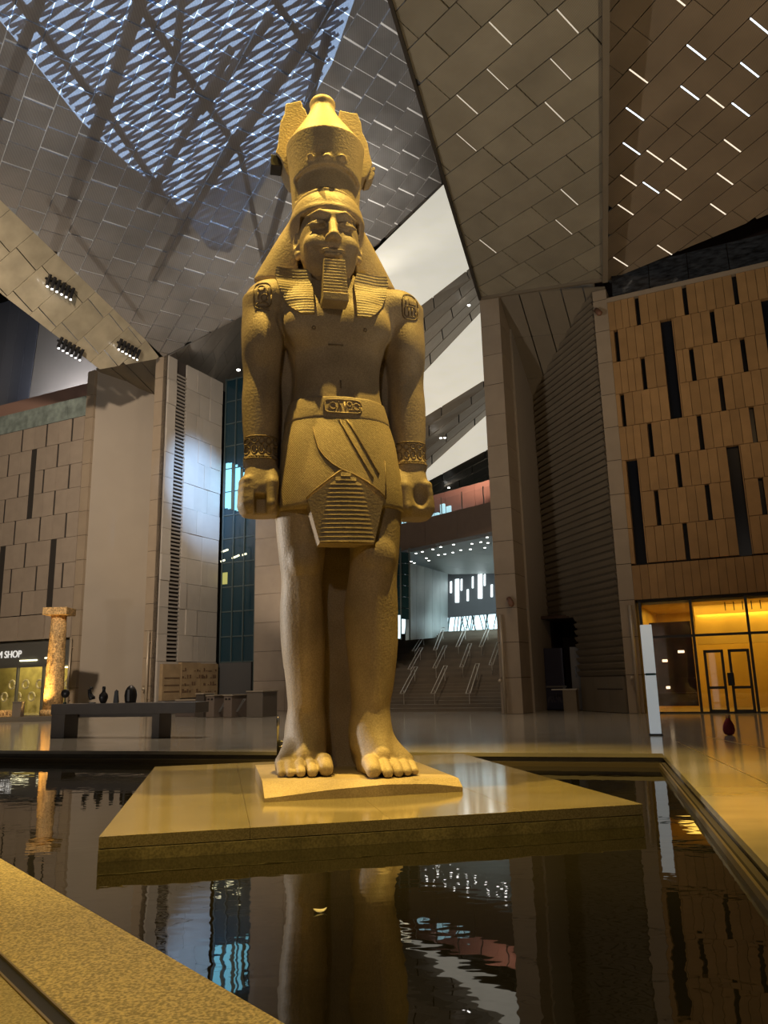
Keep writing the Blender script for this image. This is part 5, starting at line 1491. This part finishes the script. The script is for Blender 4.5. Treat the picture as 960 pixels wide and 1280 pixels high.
camera_unit(.15, 17.75, 'round brown wall camera high on the pier below the roof')
camera_unit(-4.75, 4.9, 'small wall camera on the inner edge of the pier beside the grand stair')

# ---- kiosk and trolley in the dark doorway
def wlocal(name, s, d, label, cat, group=None):
    t = empty(name, tuple(W(s, d, 0))); t.rotation_euler = (0, 0, -_th); return tag(t, label, cat, group)
m_kiosk = mat('grey_kiosk', (.16, .155, .16), .5); m_navy = mat('navy_board', (.025, .025, .06), .5)
t = wlocal('sign_kiosk', -3.9, -3.6, 'navy sign board on a pale frame in the dark doorway', 'sign')
MB().box(-.55, .35, 0, .06, .05, 2.9).build('board', m_navy, t)
MB().box(-.55, .45, -.06, 0, 1.05, 1.13).build('frame_rail', m_kiosk, t)
MB().box(.28, .38, -.06, 0, 0, 1.1).build('frame_post', m_kiosk, t)
st = MB(); random.seed(21)
for k_ in range(11):
    x = -.48 + k_*.065; z_ = .30 + .25*random.random()
    st.bar((x, -.01, z_), (x + random.uniform(-.03, .03), -.01, z_ + random.uniform(.08, .25)), .018, .01, up=(0, 1, 0))
st.build('worn_print', mat('faded_print', (.10, .10, .14), .6), t)['kind'] = 'stuff'
t = wlocal('door_panel', -2.75, -3.2, 'grey open door leaf with dark handle in the dark doorway', 'door leaf')
MB().box(-.35, .45, 0, .06, .02, 2.9).build('leaf', m_kiosk, t); MB().box(-.15, -.10, -.05, 0, 1.5, 2.0).build('handle', m_blk, t)
t = wlocal('counter_table', -3.2, -2.3, 'small counter table with pale top before the dark doorway', 'table')
MB().box(-.6, .55, -.25, .25, .95, 1.0).build('table_top', mat('pale_top', (.5, .46, .4), .4), t)
MB().box(-.1, .5, -.22, .22, 0, .95).build('cabinet', m_rib, t)

# ---- carved relief blocks in front of the return wall
rl = empty('carved_relief', (0, 0, 0)); tag(rl, 'wide tan carved relief wall with rows of hieroglyphs at foot of the pale stone wall', 'relief')
m_relief = mat('tan_relief', (.36, .26, .15), .7, var=.2, scale=1.5, bump=.4, bscale=8)
def relief_box(name, a, b, z0, z1, o0, o1, mt):
    return MB().hexa([R_(a, z0, o0), R_(b, z0, o0), R_(b, z0, o1), R_(a, z0, o1), R_(a, z1, o0), R_(b, z1, o0), R_(b, z1, o1), R_(a, z1, o1)]).build(name, mt, rl)
relief_box('relief_block', .12, 1.6, .75, 2.75, .12, .35, m_relief)
relief_box('relief_block', 1.63, 3.3, .85, 2.85, .12, .38, m_relief)
relief_box('relief_block', 3.33, 4.95, .80, 2.80, .12, .37, m_relief)
relief_box('relief_base', .1, 5.0, 0.0, .75, .10, .55, m_bench)
gm = MB(); random.seed(5)
for row in range(4):
    for k in range(15):
        if random.random() < .25: continue
        t0 = 1.7 + k*.21; z0 = 1.15 + row*.40
        ln_ = random.choice([.13, .09, .17]); hgt = random.choice([.05, .2, .12])
        gm.hexa([R_(t0, z0, .37), R_(t0+ln_, z0, .37), R_(t0+ln_, z0, .40), R_(t0, z0, .40), R_(t0, z0+hgt, .37), R_(t0+ln_, z0+hgt, .37), R_(t0+ln_, z0+hgt, .40), R_(t0, z0+hgt, .40)])
for z0 in (1.2, 1.55, 1.95):
    gm.hexa([R_(.25, z0, .34), R_(1.5, z0, .34), R_(1.5, z0, .37), R_(.25, z0, .37), R_(.25, z0+.06, .34), R_(1.5, z0+.06, .34), R_(1.5, z0+.06, .37), R_(.25, z0+.06, .37)])
gm.build('hieroglyphs', mat('relief_shadow', (.15, .09, .05), .8), rl)['kind'] = 'stuff'

# ---- ticket gates and counters left of the statue
m_gate = mat('grey_gate_body', (.24, .19, .16), .45); m_gdark = mat('gate_dark', (.03, .025, .025), .3)
def gate(px, py, label):
    g0 = ground(px, py); t = empty('ticket_gate', tuple(g0)); t.rotation_euler = (0, 0, -_th); tag(t, label, 'gate', 'ticket gates')
    MB().box(-.24, .24, 0, 1.4, 0, 1.0).build('housing', m_gate, t, bevel=.03)
    MB().box(-.27, .27, -.03, 1.43, 1.0, 1.06).build('top_plate', m_tube, t, bevel=.01)
    for x in (-.15, .05): MB().box(x, x+.12, -.012, 0, .82, .90).build('reader', m_gdark, t)
    for a in (.3, .55): MB().bar((.24, .3+a*.3, .25), (.62, .3+a*.5, .85), .04, .04).build('barrier_arm', m_steelp, t)
gate(262, 897, 'waist-high grey ticket gate beside the dark planter box')
gate(284, 897, 'waist-high grey ticket gate next to the long grey counter')
def counter(name, px0, px1, py, h, dep, mt, label, cat):
    a, b = ground(px0, py), ground(px1, py); L_ = float(np.linalg.norm(b-a)); t = empty(name, tuple(a)); dd = b-a
    t.rotation_euler = (0, 0, math.atan2(dd[1], dd[0])); tag(t, label, cat)
    MB().box(0, L_, 0, dep, .0, h-.06).build('body', mt, t, bevel=.02); MB().box(-.03, L_+.03, -.03, dep+.03, h-.06, h).build('top', m_tube, t, bevel=.01)
    return t
m_cnt = mat('brown_grey_counter', (.20, .17, .14), .5)
counter('reception_counter', 308, 328, 896.5, 1.22, 1.2, m_cnt, 'long brown-grey reception counter beside the ticket gates', 'counter')
counter('planter_box', 244, 254, 896.5, 1.15, .8, mat('dark_box', (.09, .075, .065), .5), 'narrow dark box between the ticket gates and relief wall', 'box')
counter('low_counter', 219, 243, 896, .85, .9, mat('mauve_counter', (.13, .105, .10), .5), 'low dark counter with pale top before the carved relief', 'counter')

# ---- skylight reflection put on the curtain glass as glowing strips; interior lamps
m_reflcyan = mat('painted_cyan_reflection', (.1, .4, .5), .3, emit=(.30, .80, 1.0), estr=1.1); m_warmbar = mat('office_strip_lamp', (1, 1, .8), .5, emit=(1.0, .95, .6), estr=1.6)
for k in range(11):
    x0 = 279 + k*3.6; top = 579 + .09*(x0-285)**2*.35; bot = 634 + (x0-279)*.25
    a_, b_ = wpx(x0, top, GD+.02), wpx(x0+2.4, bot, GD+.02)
    MB().wbox(a_[0], b_[0], GD+.005, GD+.03, b_[1], a_[1]).build('reflection_strip', m_reflcyan if k % 3 else m_reflbar, gw)
for (x0, y0, x1, y1) in ((277, 690, 285, 687), (290, 698, 299, 694), (303, 694, 308, 692), (276, 702, 281, 700)):
    p_, q_ = on_plane(x0, y0, W0+WN*(GD+.03), WN), on_plane(x1, y1, W0+WN*(GD+.03), WN)
    MB().bar(p_, q_, .05, .10).build('office_lamp', m_warmbar, gw)
for (x0, y0, x1, y1) in ((278, 716, 284, 730),):
    a_, b_ = wpx(x0, y0, GD+.02), wpx(x1, y1, GD+.02); MB().wbox(a_[0], b_[0], GD+.005, GD+.03, b_[1], a_[1]).build('lit_doorway', mat('dim_yellow_bay', (.3, .3, .1), .5, emit=(.8, .8, .25), estr=.35), gw)

# ---- lamp clusters under the bright roof strip
def cluster(px, py, label):
    c0 = on_plane(px, py, A_L - n_s*.12, n_s); t = empty('spotlight_cluster', tuple(c0)); tag(t, label, 'light fixture', 'spotlight rows under the roof strip')
    d = on_plane(px+14, py+8, A_L - n_s*.12, n_s) - c0; d /= np.linalg.norm(d); q = np.cross(n_s, d)
    MB().bar(-d*.85, d*.85, .12, .08, up=n_s).build('rail', m_blk, t)
    for k in range(6):
        x = -.75 + k*.3
        MB().bar(d*x - q*.28 - n_s*.05, d*x + q*.30 - n_s*.22, .10, .14, up=n_s).build('fin', m_blk, t)
        MB().lathe([(.05, -.04), (.05, .0)], tuple(d*x + q*.30 - n_s*.30), 8).build('bulb', m_lamp, t)
cluster(74, 357, 'row of small spotlights under the glossy roof strip, highest of the rows')
cluster(87, 434, 'row of small spotlights near the lower edge of the glossy roof strip')
cluster(160, 435, 'row of small spotlights near the point of the glossy roof strip')
for x, y in ((298, 463),):
    o = MB().lathe([(.12, 0), (.12, .06)], at(x, y, 50), 12).build('ceiling_downlight', m_lamp); tag(o, 'single bright downlight in the brown soffit beside the statue arm', 'downlight')

# ---- things afloat on the water
m_petal = mat('pale_petal', (.62, .60, .55), .6); m_petal2 = mat('pink_petal', (.5, .28, .2), .6)
def petal(px, py, L_, mt, label):
    p = ground(px, py, WATER_Z); t = MB()
    n = 12; vs = [(L_*math.cos(2*math.pi*i/n), L_*.5*math.sin(2*math.pi*i/n), .012+.012*math.cos(4*math.pi*i/n)) for i in range(n)]
    t.prism(vs, (0, 0, .006)); o = t.build('floating_leaf', mt); o.location = p; o.rotation_euler = (0, 0, .3); tag(o, label, 'leaf', 'leaves afloat in the pool')
petal(400, 1140, .055, m_petal, 'pale leaf floating on dark water before the reflected legs')
petal(624, 1043, .07, m_petal, 'pale leaf floating on the water just before the island edge')
petal(567, 1043, .05, m_petal2, 'pinkish leaf floating on the water close to the island edge')
